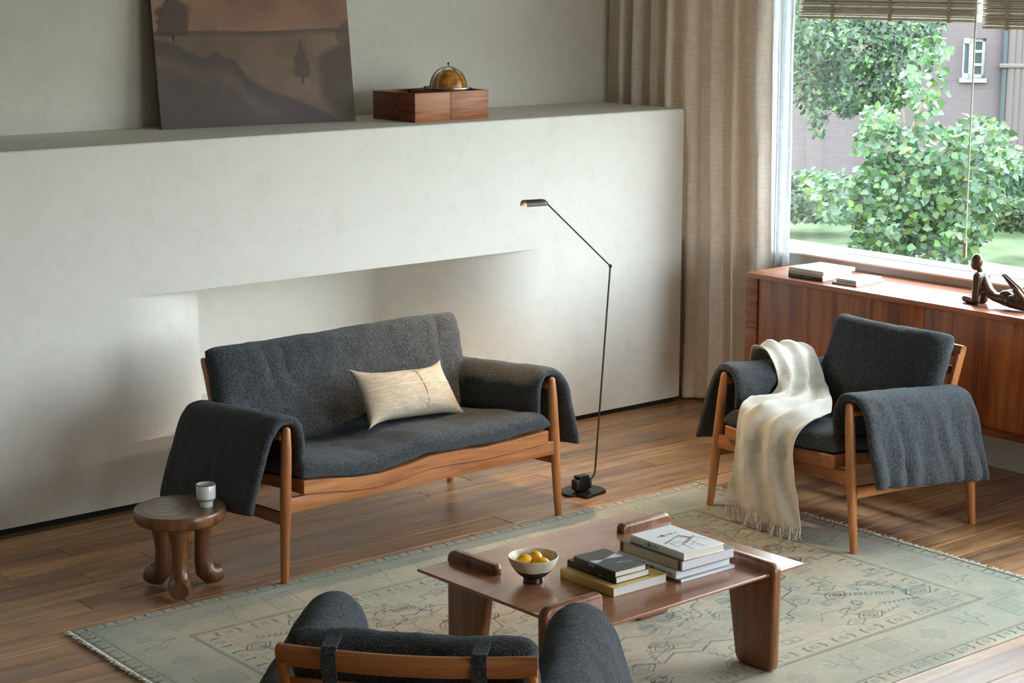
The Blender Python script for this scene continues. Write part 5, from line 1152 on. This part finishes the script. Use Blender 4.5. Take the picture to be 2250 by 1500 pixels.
POP = [(0, 0), (.18, .34), (.42, .46), (.62, .30), (1.0, 0), (.62, -.30), (.42, -.46), (.18, -.34)]; LONG = [(0, 0), (.3, .16), (.6, .15), (1, 0), (.6, -.15), (.3, -.16)]; SM = [(0, 0), (.4, .26), (.8, .2), (1, 0), (.8, -.2), (.4, -.26)]
def blobs(spec, dist, q, depth, dens=1.0):
    """leaf places: spec rows are (u, v, half width, half height in photo pixels, count)"""
    out = []
    for u, v, a, b_, n_ in spec:
        for k in range(int(n_*dens)):
            r_ = q.uniform(0, 1)**.45; t = q.uniform(0, 6.283); uu, vv = u+math.cos(t)*r_*a, v+math.sin(t)*r_*b_; dd = dist+depth*q.uniform(-1, 1)*math.sqrt(max(.1, 1-r_*r_)); out.append(far(uu, vv, dd))
    return np.array(out)
q = np.random.RandomState(77); vd = np.array([-math.cos(R(40)), -math.sin(R(40)), 0])
# bright young poplar
base = far(1995, 584, 17.0); base[2] = GZ
pt = empty('sapling', tuple(base), 0, 'bright young tree with broad pale green leaves in front of the house', 'tree')
spec = [(1935, 265, 42, 38, 95), (1935, 315, 60, 40, 130), (2035, 180, 45, 85, 120), (2050, 105, 35, 30, 40), (2040, 330, 120, 55, 330), (2150, 300, 70, 45, 130), (2215, 355, 50, 40, 80), (1990, 410, 125, 75, 560), (2120, 420, 85, 70, 300), (1960, 490, 100, 60, 380), (2080, 500, 100, 60, 340), (1850, 440, 70, 50, 130), (1800, 400, 45, 25, 50), (2040, 560, 110, 35, 220), (1935, 545, 70, 25, 120), (2165, 430, 50, 60, 90)]
pts = blobs(spec, 17.0, q, 1.0, 1.6)-base
leaf_mesh('foliage', pts, (vd[0]*.5, vd[1]*.5, .75), .082, POP, [s2l(72, 100, 66), s2l(60, 90, 54), s2l(90, 112, 84), s2l(50, 78, 48), s2l(78, 104, 42)], pt, M_leaf, 1)
for (ua, va, ub, vb) in ((1995, 584, 1990, 420), (1990, 470, 1930, 300), (1990, 450, 2080, 330), (1995, 420, 1985, 240), (1990, 330, 2040, 200), (2000, 500, 2130, 380), (1990, 500, 1880, 430), (2080, 330, 2180, 300)):
    a, c = far(ua, va, 17.0)-base, far(ub, vb, 17.0)-base; mid = (a+c)/2+np.array([.03, .02, .05]); B().tube([tuple(a), tuple(mid), tuple(c)], [.020, .015, .008], 8).obj('branch', M_bark, pt)
# dark tree hanging in from the top left
base = far(1700, 400, 22.0); base[2] = GZ
dt = empty('evergreen_tree', tuple(base), 0, 'dark leafy tree whose branches hang into the top left of the window view', 'tree')
spec = [(1800, 90, 60, 60, 420), (1890, 100, 80, 70, 640), (1960, 160, 60, 80, 520), (1880, 190, 80, 60, 500), (1990, 80, 70, 40, 330), (1935, 210, 60, 35, 260), (1785, 190, 35, 60, 170), (1800, 250, 22, 50, 70), (1860, 215, 40, 35, 160), (1770, 130, 50, 70, 260), (1830, 60, 90, 40, 330), (2040, 60, 40, 22, 80), (1700, 60, 120, 120, 500), (1840, -60, 260, 90, 900)]
pts = blobs(spec, 22.0, q, 1.4, 1.7)-base
leaf_mesh('foliage', pts, (vd[0]*.6, vd[1]*.6, .5), .082, SM, [s2l(44, 70, 44), s2l(34, 58, 38), s2l(56, 84, 50), s2l(76, 102, 56), s2l(24, 42, 30)], dt, M_leaf, 2, droop=.9)
for (ua, va, ub, vb) in ((1700, 400, 1720, 0), (1720, 120, 1900, 80), (1740, 60, 1980, 130), (1720, 160, 1860, 200)):
    a, c = far(ua, va, 22.4)-base, far(ub, vb, 22.4)-base; B().tube([tuple(a), tuple((a+c)/2+np.array([0, 0, .1])), tuple(c)], [.10 if ua == 1700 else .04, .07 if ua == 1700 else .03, .02], 10).obj('branch' if ua != 1700 else 'trunk', M_dbark, dt)
# hedges and shrubs under the house wall
def hedge(u0, u1, vt, vb, dist, label, cols, n_, size, wob=3, cat='hedge', nm='hedge', shape=SM, depth=.7):
    c0_ = far((u0+u1)/2, vb, dist); c0_[2] = GZ; o_ = empty(nm, tuple(c0_), 0, label, cat); P_ = []
    for k in range(n_):
        u = q.uniform(u0, u1); f_ = q.uniform(0, 1); vv = vt+(vb-vt)*f_+q.uniform(-wob, wob)*(1-f_); w3 = far(u, vv, dist+q.uniform(-depth, depth)*.6)-c0_; w3[2] = max(w3[2], size*1.3); P_.append(w3)
    leaf_mesh('foliage', P_, (vd[0], vd[1], .4), size, shape, cols, o_, M_leaf, n_)
g1 = [s2l(61, 84, 61), s2l(73, 95, 67), s2l(50, 73, 52)]; g2 = [s2l(54, 74, 41), s2l(67, 87, 46), s2l(39, 58, 32)]
hedge(1690, 1880, 428, 482, 22.6, 'low clipped hedge below the left part of the house wall', g1, 2600, .075)
hedge(2185, 2300, 440, 500, 21.0, 'clipped hedge at the right edge of the window view', g2, 3000, .075)
hedge(1690, 1850, 378, 440, 24.8, 'loose pale green shrubs standing behind the low hedge', [s2l(86, 106, 86), s2l(73, 95, 76)], 1900, .10, 8, 'shrub', 'shrub')
hedge(2172, 2300, 350, 450, 23.4, 'feathery dark green shrub behind the clipped hedge on the right', [s2l(66, 96, 66), s2l(48, 76, 54)], 1500, .20, 10, 'shrub', 'feathery_shrub', LONG)
hedge(1895, 2160, 395, 470, 25.0, 'dark shrub row behind the bright young tree', g1, 2600, .09, 8, 'shrub', 'shrub')
